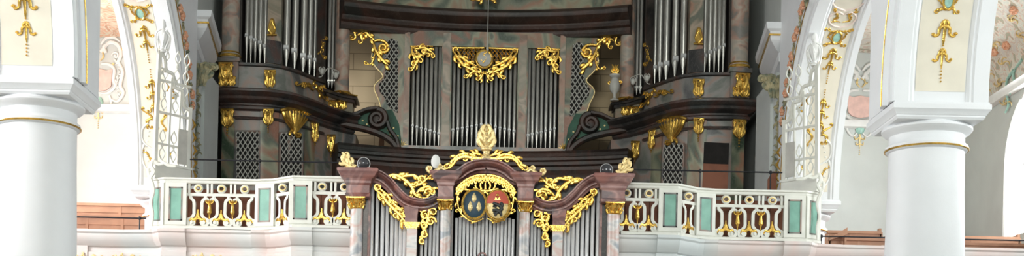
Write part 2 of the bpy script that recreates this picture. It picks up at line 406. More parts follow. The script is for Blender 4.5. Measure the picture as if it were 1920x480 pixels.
def arch(s, y0, y1, label, kind):
    A0 = 5.37 if kind == 'near' else 5.66
    """arch from y0 (nearer) to y1 (farther); seen on its farther half"""
    J = .20 if kind == 'near' else .11
    yc = (y0+y1)/2; r = (y1-y0)/2; N = 36
    t = thing('arcade_arch', label, 'arch', (s*PA, yc, SPR), 'arches over the aisles')
    def P(a, dr, th): return (a, yc+(r+dr)*math.cos(th), SPR+(r+dr)*math.sin(th))
    prof = [(A0, 0), (A0+.20, 0), (A0+.22, .02), (A0+.25, .02), (A0+.29, .06), (A1-J-.09, .06), (A1-J-.05, .02), (A1-J-.02, .02), (A1-J, 0), (A1, 0), (A1, .14), (A1-.05, .14), (A1-.05, .5),
            (A0-.03, .5), (A0-.06, .40), (A0-.06, .30), (A0, .27), (A0, .20), (A0-.03, .16), (A0-.03, .06), (A0, .05)]
    m = MB(s); m.loft([[P(a, d, PI*i/N) for a, d in prof] for i in range(N+1)]); m.build('arch_band', 'white', t, 25)
    m = MB(s); pp = [(A0+.30, .05), (A1-J-.10, .05), (A1-J-.10, .08), (A0+.30, .08)]
    m.loft([[P(a, d, PI*(i/N)*.97+.045) for a, d in pp] for i in range(N+1)]); m.build('soffit_panel', 'cream', t)
    m = MB(s)
    m.tube([P(A0-.062, .35, PI*i/N) for i in range(N+1)], .012, 6)
    m.build('gold_line', 'gold', t)
    am = (A0+.3+A1-J-.1)/2
    def fn(x, th):   # x in metres across, th in degrees up the arch
        q = math.radians(th); return P(am+x, .045, q)
    def sfn(dx0, th0):   # local 2-D metres around (0,th0)
        def f(x, y):
            q = math.radians(th0)+y/r; a, yy, zz = P(am+dx0+x, .045, q); return (a, yy, zz)
        return f
    def bell(th, sc):
        m = MB(s); f = sfn(0, th); K = 1
        stroke(m, [(0, .11*sc), (0, -.10*sc)], .022*sc, .012*sc, f, K, wm=.05*sc)
        for q in (-1, 1):
            stroke(m, [(0, .06*sc), (q*.05*sc, .03*sc), (q*.06*sc, -.03*sc), (q*.10*sc, -.05*sc), (q*.12*sc, -.02*sc)], .02*sc, .012*sc, f, K)
            curl(m, q*.115*sc, -.03*sc, .022*sc, 0, q*.8, .010*sc, f, K)
            stroke(m, [(0, .11*sc), (q*.035*sc, .08*sc), (q*.04*sc, .03*sc)], .016*sc, .012*sc, f, K)
        stroke(m, [(0, -.09*sc), (0, -.15*sc)], .016*sc, .004*sc, f, K, sm=False)
        return m
    def drops(th, n, m):
        for i in range(n): 
            f = sfn(0, th-i*.8); p = f(0, 0); m.ball(p[0], p[1]-.005, p[2], .013, 6)
    def medal(th, sc):
        f = sfn(0, th); m = MB(s); m.loft([[f(.052*sc*q*math.cos(2*PI*i/16), .085*sc*q*math.sin(2*PI*i/16)) for i in range(16)] for q in (1, .6, .1)]); 
        for v in range(len(m.v)): x, y, z = m.v[v]; m.v[v] = (x, y-.02, z-.01)
        m.build('green_medallion', 'jewel', t)
        m = MB(s); pts = [f(.065*sc*math.cos(2*PI*i/20), .10*sc*math.sin(2*PI*i/20)) for i in range(21)]
        m.tube([(a, y-.015, z-.01) for a, y, z in pts], .016*sc, 6)
        for q in (-1, 1):
            acanthus(m, [(q*.01, -.12*sc), (q*.08*sc, -.10*sc), (q*.12*sc, -.15*sc)], .014*sc, f, 1, 1, 4, (0, q))
            acanthus(m, [(q*.01, .12*sc), (q*.10*sc, .10*sc), (q*.17*sc, .15*sc)], .014*sc, f, 1, 1, 4, (0, -q))
            acanthus(m, [(q*.07*sc, -.06*sc), (q*.12*sc, .02*sc), (q*.10*sc, .09*sc)], .010*sc, f, 1, 1, 4, (0, 0))
        m.build('gilded_frame', 'gold', t)
    if kind == 'near':
        medal(23, 1.0)
        m = bell(16.2, 1.25); drops(13.0, 2, m); m.build('gilded_bellflower', 'gold', t)
        m = bell(10.3, 1.0); drops(7.2, 4, m); m.build('gilded_bellflower', 'gold', t)
    else:
        medal(55, 1.25)
        m = bell(48, 1.3); m.build('gilded_bellflower', 'gold', t)
        m = bell(44, .95); drops(41.5, 5, m); m.build('gilded_bellflower', 'gold', t)
        for th, sc2 in ((31, 1.0), (27.5, .95), (23.5, 1.0)):
            m = bell(th, sc2)
            if th == 31: drops(36, 4, m)
            m.build('gilded_bellflower', 'gold', t)
        # white and gold rocaille at the foot, and strapwork around the medallion
        m = MB(s)
        f = sfn(0, 10)
        stroke(m, [(.14, .55), (.25, .42), (.24, .22), (.10, .10), (-.08, .02)], .02, .012, f, 1)
        stroke(m, [(.22, .16), (.27, .02), (.24, -.18), (.14, -.34), (-.02, -.42)], .022, .012, f, 1)
        for i in range(9):
            q = i/8; m.ball(*f(.20-.16*abs(q-.5), .40-.72*q), .018, 6)
        m.build('rocaille_scroll', 'trimwhite', t)
        m = MB(s)
        acanthus(m, [(.22, .78), (.05, .66), (.16, .58), (.10, .46)], .018, f, 1, 1.1, 5, (1, -1))
        m.build('gilded_leafwork', 'gold', t); m = MB(s)
        acanthus(m, [(-.20, .45), (-.12, .58), (-.22, .68)], .016, f, 1, 1.1, 5, (1, -1))
        m.build('gilded_leafwork', 'gold', t); m = MB(s)
        acanthus(m, [(.24, .02), (.16, .0), (.12, -.12)], .014, f, 1, 1.1, 5, (1, -1))
        m.build('gilded_leafwork', 'gold', t)
        f = sfn(0, 64); m = MB(s)
        for q in (-1, 1):
            stroke(m, [(0, -.28), (q*.16, -.22), (q*.24, -.05), (q*.12, .08), (0, .02)], .018, .014, f, 1)
            stroke(m, [(0, .12), (q*.2, .22), (q*.3, .4)], .02, .014, f, 1)
        m.build('strapwork', 'shellpink', t)
        m = MB(s)
        for q in (-1, 1):
            m = MB(s); acanthus(m, [(q*.02, -.16), (q*.14, -.12), (q*.10, .0), (q*.2, .12)], .016, f, 1, 1.1, 4, (0, q)); m.build('gilded_leafwork', 'gold', t)
    return t, P, sfn
def yr(s): return YN[s]+.64, YF-.64
arch(-1, YN[-1]-.63-2*R, YN[-1]-.63, 'arch rising towards us from the big left pillar, cream underside', 'near')
arch(1, YN[1]-.63-2*R, YN[1]-.63, 'arch rising towards us from the big right pillar, gold bellflowers on cream', 'near')
arch(-1, *yr(-1), 'ornate arch behind the big left pillar, springing above the balustrade end', 'far')
arch(1, *yr(1), 'ornate arch behind the big right pillar, springing above the balustrade end', 'far')
for s, nm in ((-1, 'wall_left_arcade'), (1, 'wall_right_arcade')):
    m = MB(s); ro = .42
    for y0, y1 in ((YN[s]-.63-2*R, YN[s]-.63), yr(s)):
        yc = (y0+y1)/2; r = (y1-y0)/2+ro; N = 18
        e = r+.20 
        for i in range(N):
            t0, t1 = PI*i/N, PI*(i+1)/N
            p0 = (yc+r*math.cos(t0), SPR+r*math.sin(t0)); p1 = (yc+r*math.cos(t1), SPR+r*math.sin(t1))
            m.prism_side([p0, (p0[0], 13.4), (p1[0], 13.4), p1], (A0+.03 if y0 < 15 else 5.70), A1-.1)
    # solid piers above the pillars
    yc1 = YN[s]; m.prism_side([(yc1-.55, SPR), (yc1+.56, SPR), (yc1+.56, 13.4), (yc1-.55, 13.4)], A0+.01, A1-.01)
    m.prism_side([(YF-.54, SPR+.02), (YF+.55, SPR+.02), (YF+.55, 13.4), (YF-.54, 13.4)], 5.72, A1-.01)
    struct(m.build(nm, 'white'))
    # closed west bay beside the organ
    m = MB(s); m.prism_side([(YF+.62, GF), (WESTY-.02, GF), (WESTY-.02, 13.4), (YF+.62, 13.4)], 5.95, 6.55)
    struct(m.build(nm.replace('arcade', 'west_bay'), 'grey'))

# wall pilasters with heavy entablature beside the organ
for s, lab in ((-1, 'white wall pier with stepped cornice and flower garland, left of the organ'), (1, 'white wall pier with stepped cornice and flower garland, right of the organ')):
    t = thing('wall_pier', lab, 'pier', (s*5.8, 28.4, GF))
    m = MB(s); m.box(5.72, 5.94, 27.5, 29.5, GF, 7.25+CZ); m.box(5.66, 5.93, 27.75, 28.1, GF, 7.2+CZ); m.build('pier_shaft', 'grey', t)
    m = MB(s)
    prof = [(0, 7.05+CZ), (.05, 7.08+CZ), (.05, 7.18+CZ), (.10, 7.22+CZ), (.10, 7.36+CZ), (.16, 7.42+CZ), (.20, 7.44+CZ), (.20, 7.62+CZ), (.26, 7.66+CZ), (.38, 7.82+CZ), (.40, 7.98+CZ), (.46, 8.02+CZ), (.48, 8.14+CZ), (0, 8.18+CZ)]
    path = [(6.0, 29.55), (5.90, 29.55), (5.80, 27.55), (6.0, 27.55), (6.3, 27.55)]
    path = [(6.4, 27.6), (5.96, 27.6), (6.18, 29.6)]
    m.sweep(prof, path); 
    m.build('cornice', 'white', t, 20)
    m = MB(s); m.sweep([(.39, 7.90+CZ), (.42, 7.90+CZ), (.42, 7.93+CZ), (.39, 7.93+CZ)], path); m.build('gold_line', 'gold', t)
    # capital foliage and the long leaf garland below it
    f0 = lambda x, y: (x, 27.42, y)
    m = MB(s); rnd = random.Random(5)
    for q in range(7):
        xx = 5.56+.07*q
        acanthus(m, [(xx+.05, 6.72+CZ), (xx, 6.95+CZ), (xx-.07+.02*q, 7.12+CZ)], .045, f0, 1, 1, 4, (0, 1 if q < 3 else -1))
    m.build('leaf_capital', 'leaf', t)
    m = MB(s)
    zt = 6.9+CZ
    for i in range(26):
        z = zt-i*.115; x = 5.73+.03*math.sin(i*.9)
        for q in range(4):
            an = rnd.random()*2*PI
            stroke(m, [(x, z), (x+.05*math.cos(an), z+.05*math.sin(an)), (x+.09*math.cos(an+.3), z+.09*math.sin(an+.3)-.02)], .026, .008, f0, 1)
    m.build('leaf_garland', 'leaf', t)
    # flower garland on the nave face of the arch
    yc = (yr(s)[0]+yr(s)[1])/2; r = (yr(s)[1]-yr(s)[0])/2
    gl = thing('flower_garland', 'garland of painted roses on the %s arch edge nearest the organ' % ('left' if s < 0 else 'right'), 'garland', (s*(A0+.1), yc, SPR+1))
    ml = MB(s); mg = MB(s)
    for i in range(17):
        th = math.radians(24+i*2.9); rr = r+.40+.04*math.sin(i*1.7)
        p = (A0+.20, yc+rr*math.cos(th), SPR+rr*math.sin(th))
        if i % 3 != 2:
            mf = MB(s)
            for q in range(7):
                an = 2*PI*q/6; w2 = 0 if q == 6 else .055
                mf.ball(p[0]-.03-(.02 if q == 6 else 0), p[1]+w2*math.cos(an), p[2]+w2*math.sin(an), .04 if i % 2 else .033, 7)
            mf.build('rose_bloom', 'flower', gl)
        for q in range(3):
            an = rnd.random()*2*PI
            ml.tube([p, (p[0]-.02, p[1]+.07*math.cos(an), p[2]+.07*math.sin(an)), (p[0]-.01, p[1]+.13*math.cos(an+.4), p[2]+.13*math.sin(an+.4))], [.02, .026, .006], 6)
    for i in range(5):
        th = math.radians(4+i*3.6); rr = r+.42
        p = (A0+.20, yc+rr*math.cos(th), SPR+rr*math.sin(th))
        mg.tube([(p[0], p[1]-.03, p[2]-.1), (p[0]-.04, p[1]+.04, p[2]), (p[0], p[1]-.03, p[2]+.1)], [.01, .03, .01], 6)
    ml.build('garland_leaves', 'leaf', gl); mg.build('gilded_husk', 'gold', gl)

# ---------------- stucco cartouches on the aisle end walls ----------------
def cartouche(s, lab):
    Y = WESTY
    # authored on the right-hand one, centre bearing x=1613,y=200
    ca, cz = gr(1613, 200, Y) if s > 0 else g(186, 150, Y)
    t = thing('wall_cartouche', lab, 'cartouche', (s*ca, Y, cz))
    k = Y/F
    def fn(x, y): return (ca+x*k, Y-.02, cz-y*k)
    m = MB(s)
    m.loft([[(ca+x*k, yy, cz-y*k) for x, y in ((-25, -20), (-14, -17), (0, -20), (14, -17), (25, -20), (23, 12), (15, 19), (0, 22), (-15, 19), (-23, 12))] for yy in (Y, Y-.05)])
    m.build('rose_field', 'pinkish', t)
    m = MB(s)
    for q in (-1, 1):
        stroke(m, [(q*4, -30), (q*18, -29), (q*28, -20), (q*27, 0), (q*30, 12), (q*18, 24), (q*4, 26)], 2.2, 2.2, fn, k, wm=3)
        stroke(m, [(q*2, -52), (q*18, -70), (q*34, -66), (q*40, -48), (q*34, -34), (q*27, -40)], 3, 1.6, fn, k, wm=4)
        curl(m, q*30, -46, 7, 0, q*1.2, 1.8, fn, k)
        stroke(m, [(q*2, -66), (q*12, -78), (q*26, -80), (q*38, -72)], 2, 1.4, fn, k, wm=3)
        stroke(m, [(q*36, -34), (q*44, -15), (q*40, 10), (q*46, 24), (q*36, 40), (q*22, 36)], 2.6, 1.6, fn, k, wm=3.6)
        for i in range(9):
            curl(m, q*(35+4*math.sin(i)), -28+i*7, 4, i, q*.8, 1.2, fn, k)
        stroke(m, [(q*20, 30), (q*24, 44), (q*14, 56), (q*5, 50)], 2.4, 1.4, fn, k)
        stroke(m, [(q*12, -50), (q*8, -62), (q*16, -66)], 3, 1.4, fn, k, wm=4)
    m.build('stucco_scrollwork', 'trimwhite', t)
    m = MB(s)
    for q in (-1, 1):
        acanthus(m, [(q*2, -36), (q*8, -44), (q*4, -54)], 1.5, fn, k, 1, 5, (0, q))
        stroke(m, [(0, 58), (q*8, 62), (q*10, 56)], 1.6, .8, fn, k)
        stroke(m, [(0, 70), (q*6, 72), (q*7, 67)], 1.4, .8, fn, k)
        flower(m, q*42, -58, 3, fn, k); flower(m, q*44, 24, 3, fn, k); flower(m, q*26, -30, 2.4, fn, k)
    for i in range(4): 
        a, y, z = fn(0, 78+4*i); m.ball(a, y, z, 1.2*k, 6)
    stroke(m, [(0, 52), (0, 76)], 2, 1, fn, k)
    m.build('gilded_sprays', 'goldpale', t)
    m = MB(s); a, y, z = fn(0, 42); m.ball(a, y, z, 9*k, 12, 1, .4, 1.2); m.build('green_jewel', 'jewel', t)
cartouche(1, 'stucco cartouche with rose field on the right aisle wall')
cartouche(-1, 'stucco cartouche with rose field on the bright left aisle wall')
# stucco sprays on the right vault and wall
t = thing('vault_ornament', 'painted and gilded stucco sprays on the vault at the upper right corner', 'ornament', (WALLX-.1, 31, 7.9+CZ))
def of(x, y):       # where the line of sight meets the vault or the outer wall
    u, v = uv(x, y); Y = 20.0
    while Y < WESTY-.1:
        a = u*Y/F; z = v*Y/F
        h = 7.75+1.75*math.sqrt(max(0, 1-((a-9.05)/2.46)**2))
        if a > WALLX-.06 or z > h-.03: break
        Y += .02
    return (a, Y-.03, z+CZ)
def wstroke(mb, P, w0, w1):
    Q = catmull(P, 6); n = len(Q); pts = [of(*p) for p in Q]
    mb.tube(pts, [(w0+(w1-w0)*i/(n-1))*.0118 for i in range(n)], 6)
for P in ([(1900, 132), (1888, 150), (1886, 172), (1890, 196), (1884, 212)], [(1916, 112), (1900, 136), (1900, 158), (1893, 178)]):
    m = MB(1); wstroke(m, P, 3, 2); m.build('stucco_edge', 'jewel', t)
rnd = random.Random(11)
for x, y in ((1874, 160), (1852, 142), (1862, 84), (1846, 176), (1884, 196), (1896, 40), (1838, 30), (1880, 120), (1910, 70)):
    m = MB(1); an = rnd.random()*6
    for q in range(3):
        an2 = an+q*1.2; wstroke(m, [(x, y), (x+6*math.cos(an2), y+6*math.sin(an2)), (x+11*math.cos(an2+.5), y+11*math.sin(an2+.5)), (x+12*math.cos(an2+1), y+12*math.sin(an2+1))], 2.2, .6)
    m.build('gilded_spray', 'goldpale', t)
for x, y in ((1863, 98), (1842, 60), (1886, 86), (1900, 20)):
    m = MB(1)
    for q in range(6): a, yy, z = of(x+4*math.cos(q), y+4*math.sin(q)); m.ball(a, yy, z, .06, 7)
    m.build('painted_rose', 'flower', t)

# ---------------- benches in the aisle galleries ----------------
def bench(s, a0, a1, Y, ztop, lab, posts=2, prow=False):
    t = thing('choir_bench', lab, 'bench', (s*(a0+a1)/2, Y, GF), 'wooden benches in the side galleries')
    m = MB(s)
    for z0, z1 in ((GF+.12, ztop-.06),): m.box(a0, a1, Y, Y+.04, z0, z1)
    n = max(2, int((a1-a0)/.7))
    for i in range(n+1):
        x = a0+(a1-a0)*i/n; m.box(x-.03, x+.03, Y-.03, Y-.001, GF+.12, ztop-.06)
    m.box(a0, a1, Y-.02, Y, ztop-.20, ztop-.06); m.box(a0, a1, Y-.02, Y, GF+.12, GF+.2)
    m.build('back_board', 'wood', t)
    m = MB(s); m.box(a0-.02, a1+.02, Y-.05, Y+.09, ztop-.06, ztop-.02); m.box(a0, a1, Y-.04, Y+.07, ztop-.02, ztop); m.build('top_rail', 'wood', t)
    m = MB(s); m.box(a0, a1, Y+.04, Y+.45, GF+.42, GF+.46); m.build('seat', 'wood', t)
    for x in (a0, a1-.05):
        m = MB(s); m.prism_side([(Y-.03, GF), (Y+.48, GF), (Y+.48, GF+.5), (Y+.2, GF+.62), (Y+.10, ztop+.06), (Y-.03, ztop+.06)], x, x+.05); m.build('bench_end', 'wood', t)
zb, zb2 = g(180, 403, 28.5)[1], g(180, 381, 30.2)[1]
bench(-1, 6.72, 8.9, 28.5, zb, 'front row wooden bench in the bright left side gallery')
bench(-1, 6.9, 9.0, 30.2, zb2, 'rear row wooden bench in the bright left side gallery')
zc = gr(1600, 446, 28.0)[1]; zd = gr(1600, 433, 29.4)[1]
bench(1, 6.95, 8.15, 28.0, zc, 'front wooden bench left of the big right pillar')
bench(1, 7.1, 8.4, 29.4, zd, 'rear wooden bench left of the big right pillar')
bench(1, 8.6, 11.3, 27.6, gr(1870, 456, 27.6)[1], 'front wooden bench right of the big right pillar')
bench(1, 9.3, 11.3, 29.3, gr(1870, 444, 29.3)[1], 'rear wooden bench right of the big right pillar')
m = MB(1); y0 = 27.8
p, q = gr(1558, 446, 27.8), gr(1588, 427, 27.8)
m.loft([[(p[0], 27.75, p[1]), (q[0], 27.75, q[1]), (q[0], 27.75, q[1]-.06), (q[0], 27.75, q[1]-.14), (p[0], 27.75, p[1]-.04)], [(p[0], 27.95, p[1]), (q[0], 27.95, q[1]), (q[0], 27.95, q[1]-.06), (q[0], 27.95, q[1]-.14), (p[0], 27.95, p[1]-.04)]])
m.box(q[0]-.04, q[0], 27.8, 27.9, GF, q[1]-.05)
tag(m.build('reading_desk', 'wood'), 'small slanted wooden desk top beside the right benches', 'desk')
# =================== gallery front ===================
BY, BI = 25.3, 24.85
def ax(x, Y, yref=400): return g(x, yref, Y)[0]
ZR, ZM, ZB0 = 4.52+CZ, 4.225+CZ, 3.60+CZ     # rail top, mid rail, foot
# plan of the gallery edge: outer aisle part -> return -> open bay -> small curved bay -> inner bay -> organ
BP = dict(a=(ax(655, BI), BI), b=(ax(585, BI), BI), c=(ax(551, BI), BI), d=(ax(543, 24.95), 24.93), e=(ax(515, 25.2), 25.2), f=(ax(480, BY), BY), h=(ax(350, BY), BY), i=(ax(310, BY), BY), j=(ax(284, 25.5), 25.5))
gal_path = [(11.3, 25.55), (6.6, 25.55), (BP['i'][0]+.15, 25.45), (BP['i'][0]+.02, BY), (BP['h'][0], BY), (BP['f'][0], BY), (BP['e'][0]-.02, 25.2), (BP['d'][0]+.03, 24.96), (BP['c'][0], BI), (BP['a'][0], BI), (2.25, BI)]
for s, nm in ((-1, 'wall_gallery_left'), (1, 'wall_gallery_right')):
    z = CZ
    m = MB(s)
    prof = [(-.30, 2.2+z), (0, 2.2+z), (0, 3.02+z), (.03, 3.06+z), (.03, 3.16+z), (.0, 3.19+z), (.0, 3.26+z), (.05, 3.28+z), (.12, 3.36+z), (.15, 3.44+z), (.15, 3.49+z), (.18, 3.52+z), (.18, 3.565+z), (-.30, 3.585+z)]
    m.sweep([(o, zz) for o, zz in prof], gal_path)
    o = struct(m.build(nm, 'parapet', None, 25))
    # projecting plinths under the posts
    m = MB(s)
    for q0, q1, Y in ((BP['i'][0]+.05, BP['h'][0]-.02, BY), (BP['f'][0]+.05, BP['f'][0]-.30, BY-.01), (BP['c'][0]+.03, BP['b'][0]-.03, BI), (7.3, 8.3, 25.55)):
        m.sweep([(-.05, 2.2+z), (.05, 2.2+z), (.05, 3.02+z), (.08, 3.06+z), (.08, 3.16+z), (.05, 3.19+z), (.05, 3.26+z), (.10, 3.28+z), (.17, 3.36+z), (.20, 3.44+z), (.20, 3.49+z), (.23, 3.52+z), (.23, 3.57+z), (-.05, 3.588+z)], [(q0, Y), (q1, Y)])
    struct(m.build('trim_%d' % (3 if s < 0 else 4), 'parapet', None, 25))
    for cx, wh in ((165, 'outermost, below the side gallery'), (238, 'below the far pillar'), (388, 'below the outer balustrade bay'), (520, 'below the small curved bay')):
        m = MB(s)
        YY = 25.5 if cx < 300 else 25.25
        f = fL(YY-.02)
        for q in (-1, 1): acanthus(m, [(cx+q*2, 488), (cx+q*10, 478), (cx+q*17, 486), (cx+q*24, 480)], 1.6, f, YY/F, 1, 5, (0, q))
        tag(m.build('gilded_relief', 'goldpale'), 'small gilt relief on the %s parapet, %s' % ('left' if s < 0 else 'right', wh), 'ornament', 'gilt reliefs on the parapet')

def balustrade(s, lab):
    t = thing('balustrade', lab, 'balustrade', (s*BP['f'][0], BY, ZB0), 'gallery balustrades')
    z = CZ
    full = [BP[q] for q in 'jihfedcba']
    m = MB(s); m.sweep([(-.09, ZR-.10), (.03, ZR-.10), (.045, ZR-.085), (.05, ZR-.05), (.075, ZR-.035), (.075, ZR-.005), (.05, ZR), (-.09, ZR)], full); m.build('top_rail', 'balwhite', t, 25)
    m = MB(s); m.sweep([(-.07, ZB0-.01), (.07, ZB0-.01), (.07, ZB0+.03), (.04, ZB0+.05), (-.05, ZB0+.05)], full); m.build('base_rail', 'balwhite', t, 25)
    def bay(p, q, units, drops, bars):
        (a0, y0), (a1, y1) = p, q; L = math.hypot(a1-a0, y1-y0); ux, uy = (a1-a0)/L, (y1-y0)/L
        def fn(x, zz): return (a0+ux*x, y0+uy*x, zz)
        m = MB(s); m.loft([[fn(0, ZM-.028), fn(L, ZM-.028), fn(L, ZM+.028), fn(0, ZM+.028)], [(a, y+.05, zz) for a, y, zz in (fn(0, ZM-.028), fn(L, ZM-.028), fn(L, ZM+.028), fn(0, ZM+.028))]]); m.build('mid_rail', 'balwhite', t)
        def bar(m, P, w):
            Q = catmull(P, 5); n = len(Q); L_, R_ = [], []
            for i, (x, zz) in enumerate(Q):
                dx = Q[min(i+1, n-1)][0]-Q[max(i-1, 0)][0]; dz = Q[min(i+1, n-1)][1]-Q[max(i-1, 0)][1]; l = math.hypot(dx, dz) or 1
                nx, nz = -dz/l*w, dx/l*w; L_.append((x+nx, zz+nz)); R_.append((x-nx, zz-nz))
            rings = [[fn(*L_[i]), fn(*R_[i]), tuple(Vector(fn(*R_[i]))+Vector((0, .055, 0))), tuple(Vector(fn(*L_[i]))+Vector((0, .055, 0)))] for i in range(n)]
            m.loft([[ (a, y-.012, zz) if j < 2 else (a, y, zz) for j, (a, y, zz) in enumerate(r)] for r in rings])
        H = ZM-.03; B = ZB0+.05
        for u in units:
            m = MB(s)
            for d in (-1, 1):
                bar(m, [(u+d*.135, H), (u+d*.13, H-.04), (u+d*.078, H-.10), (u+d*.072, H-.25), (u+d*.075, H-.34), (u+d*.13, H-.41), (u+d*.185, B+.11), (u+d*.175, B+.03), (u+d*.12, B+.012), (u+d*.07, B+.05), (u+d*.085, B+.10), (u+d*.12, B+.09)], .027)
                m.tube([(*fn(u+d*.115, B+.06)[:1], fn(u+d*.115, B+.06)[1]-.03, B+.06), (fn(u+d*.115, B+.06)[0], fn(u+d*.115, B+.06)[1]+.04, B+.06)], .03, 8)
            bs = m.build('strapwork_baluster', 'balwhite', t, 30)
            m = MB(s)
            for d in (-1, 1):
                stroke(m, [(u, B+.22), (u+d*.02, B+.15), (u+d*.075, B+.115), (u+d*.12, B+.13), (u+d*.15, B+.09)], .030, .014, fn, 1, wm=.026)
                stroke(m, [(u+d*.01, B+.17), (u+d*.045, B+.10), (u+d*.04, B+.05)], .018, .008, fn, 1)
                curl(m, u+d*.135, B+.10, .03, 0, -d*.8, .012, fn, 1)
            stroke(m, [(u, B+.30), (u, B+.12)], .012, .026, fn, 1)
            m.build('gilded_leaf', 'gold', t)
            m = MB(s); zc = (ZM+.03+ZR-.10)/2
            a, y, zz = fn(u, zc); m.torus(a, y+.02, zz, .062, .026, 20, 8, axis='y')
            ro = m.build('roundel', 'balwhite', t)
            m = MB(s); m.torus(a, y, zz, .055, .017, 18, 6, axis='y', sz=.85); m.build('gilded_ring', 'goldpale', ro)
        for u in drops:
            m = MB(s)
            for d in (-1, 1):
                stroke(m, [(u, H-.11), (u+d*.03, H-.05), (u+d*.07, H-.05), (u+d*.075, H-.01)], .018, .022, fn, 1)
                bar(m, [(u+d*.035, ZM+.02), (u+d*.038, ZR-.09)], .019)
            m.build('crossing_bars', 'balwhite', t)
            m = MB(s)
            f2 = fn(u, 0); 
            m.lathe([(.008, H-.37), (.018, H-.35), (.02, H-.33), (.045, H-.30), (.042, H-.26), (.030, H-.19), (.028, H-.13), (.02, H-.12), (.045, H-.105), (.05, H-.09), (.02, H-.07), (.005, H-.06)], f2[0], f2[1]-.0, 0, 12)
            for d in (-1, 1): stroke(m, [(u+d*.02, H-.13), (u+d*.06, H-.11), (u+d*.065, H-.06)], .014, .010, fn, 1)
            stroke(m, [(u, H-.35), (u, H-.46)], .012, .006, fn, 1)
            m.build('gilded_bell', 'gold', t)
        for u in bars:
            m = MB(s); bar(m, [(u, ZM+.02), (u, ZR-.09)], .020); m.build('frieze_bar', 'balwhite', t)
    k = BY/F
    x0, x1 = BP['h'][0], BP['f'][0]
    def lx(px, p, Y): return abs(ax(px, Y)-p[0])
    bay(BP['h'], BP['f'], [lx(q, BP['h'], BY) for q in (371, 414.5, 458)], [lx(q, BP['h'], BY) for q in (392.5, 436)], [.04])
    Ls = math.hypot(BP['e'][0]-BP['d'][0], BP['e'][1]-BP['d'][1])
    bay(BP['e'], BP['d'], [Ls*.5], [], [])
    bay(BP['b'], BP['a'], [lx(q, BP['b'], BI) for q in (603, 645)], [lx(624, BP['b'], BI)], [.05])
    # posts with sea-green panels
    def post(p, q, inset, w=.10):
        (a0, y0), (a1, y1) = p, q; L = math.hypot(a1-a0, y1-y0); ux, uy = (a1-a0)/L, (y1-y0)/L; nx, ny = -uy, -ux
        if uy == 0: nx, ny = 0, -1
        else:
            nx, ny = uy, -ux
            if ny > 0: nx, ny = -nx, -ny
        def P(x, d, zz): return (a0+ux*x+nx*d, y0+uy*x+ny*d, zz)
        def slab(m, x0, x1, z0, z1, d0, d1): m.loft([[P(x0, d0, z0), P(x1, d0, z0), P(x1, d0, z1), P(x0, d0, z1)], [P(x0, d1, z0), P(x1, d1, z0), P(x1, d1, z1), P(x0, d1, z1)]])
        m = MB(s); slab(m, 0, L, ZB0, ZR-.09, -.06, .04)
        slab(m, 0, inset, ZB0+.06, ZR-.1, .04, .055); slab(m, L-inset, L, ZB0+.06, ZR-.1, .04, .055)
        slab(m, inset, L-inset, ZR-.17, ZR-.1, .04, .055); slab(m, inset, L-inset, ZB0+.06, ZB0+.13, .04, .055)
        po = m.build('post', 'balwhite', t, 20)
        m = MB(s); e = .028
        for aa, bb, cc, dd in ((inset, inset+e, ZB0+.13, ZR-.17), (L-inset-e, L-inset, ZB0+.13, ZR-.17), (inset, L-inset, ZR-.17-e, ZR-.17), (inset, L-inset, ZB0+.13, ZB0+.13+e)): slab(m, aa, bb, cc, dd, .0401, .060)
        m.build('grey_border', 'marblegrey', po)
        m = MB(s); slab(m, inset+e, L-inset-e, ZB0+.13+e, ZR-.17-e, .0401, .05); m.build('sea_green_panel', 'teal', po)
    post(BP['i'], BP['h'], .07)
    post(BP['j'], BP['i'], .07)
    post(BP['f'], BP['e'], .06)
    post((BP['d'][0], BI), BP['b'], .08)
    return t
balustrade(-1, 'white and gold gallery balustrade to the left of the front organ')
balustrade(1, 'white and gold gallery balustrade to the right of the front organ')

# brown boarding behind the balustrade bays
for s in (-1, 1):
    m = MB(s); a0, a1 = BP['a'][0]+.02, BP['h'][0]+.3; n = 22
    for i in range(n):
        p, q = a0+(a1-a0)*i/n, a0+(a1-a0)*(i+1)/n; m.box(p, q-.008, 25.75, 25.79, GF, 4.40+CZ)
    m.box(a0, a1, 25.79, 25.83, GF, 4.38+CZ)
    tag(m.build('wooden_screen', 'brownwood'), 'low brown boarding right behind the %s balustrade' % ('left' if s < 0 else 'right'), 'boarding')

# iron safety rails
def rail(s, P, posts, lab, r=.014, zf=GF):
    t = thing('iron_rail', lab, 'rail', (s*P[0][0], P[0][1], zf), 'thin dark iron rails')
    m = MB(s); m.tube(P, r, 8); m.build('rod', 'iron', t)
    for (a, y, z) in posts:
        m = MB(s); m.lathe([(.016, zf), (.013, zf+.1), (.013, z-.03), (.012, z)], a, y, 0, 8); m.ball(a, y, z, .036, 10); m.build('rail_post', 'iron', t)
for s in (-1, 1):
    Y = 25.95; z = 4.985+CZ if s < 0 else 4.97+CZ
    xs = (352, 487) if s < 0 else (378, 510, 650)
    P = [(5.65, Y, z), (ax(640, Y, 300), Y, z)]
    rail(s, P, [(ax(x, Y, 300), Y, z) for x in xs], 'thin dark iron rail above the %s balustrade' % ('left' if s < 0 else 'right'))
    Y = 25.75
    a0, zz = (g if s < 0 else gr)(262 if s < 0 else 1540, 409 if s < 0 else 443, Y)
    rail(s, [(a0-.12, Y, zz), (11.2, Y, zz)], [(a0, Y, zz), (a0+2.6, Y, zz)], 'thin dark iron rail crossing in front of the benches in the %s side gallery' % ('left' if s < 0 else 'right'))

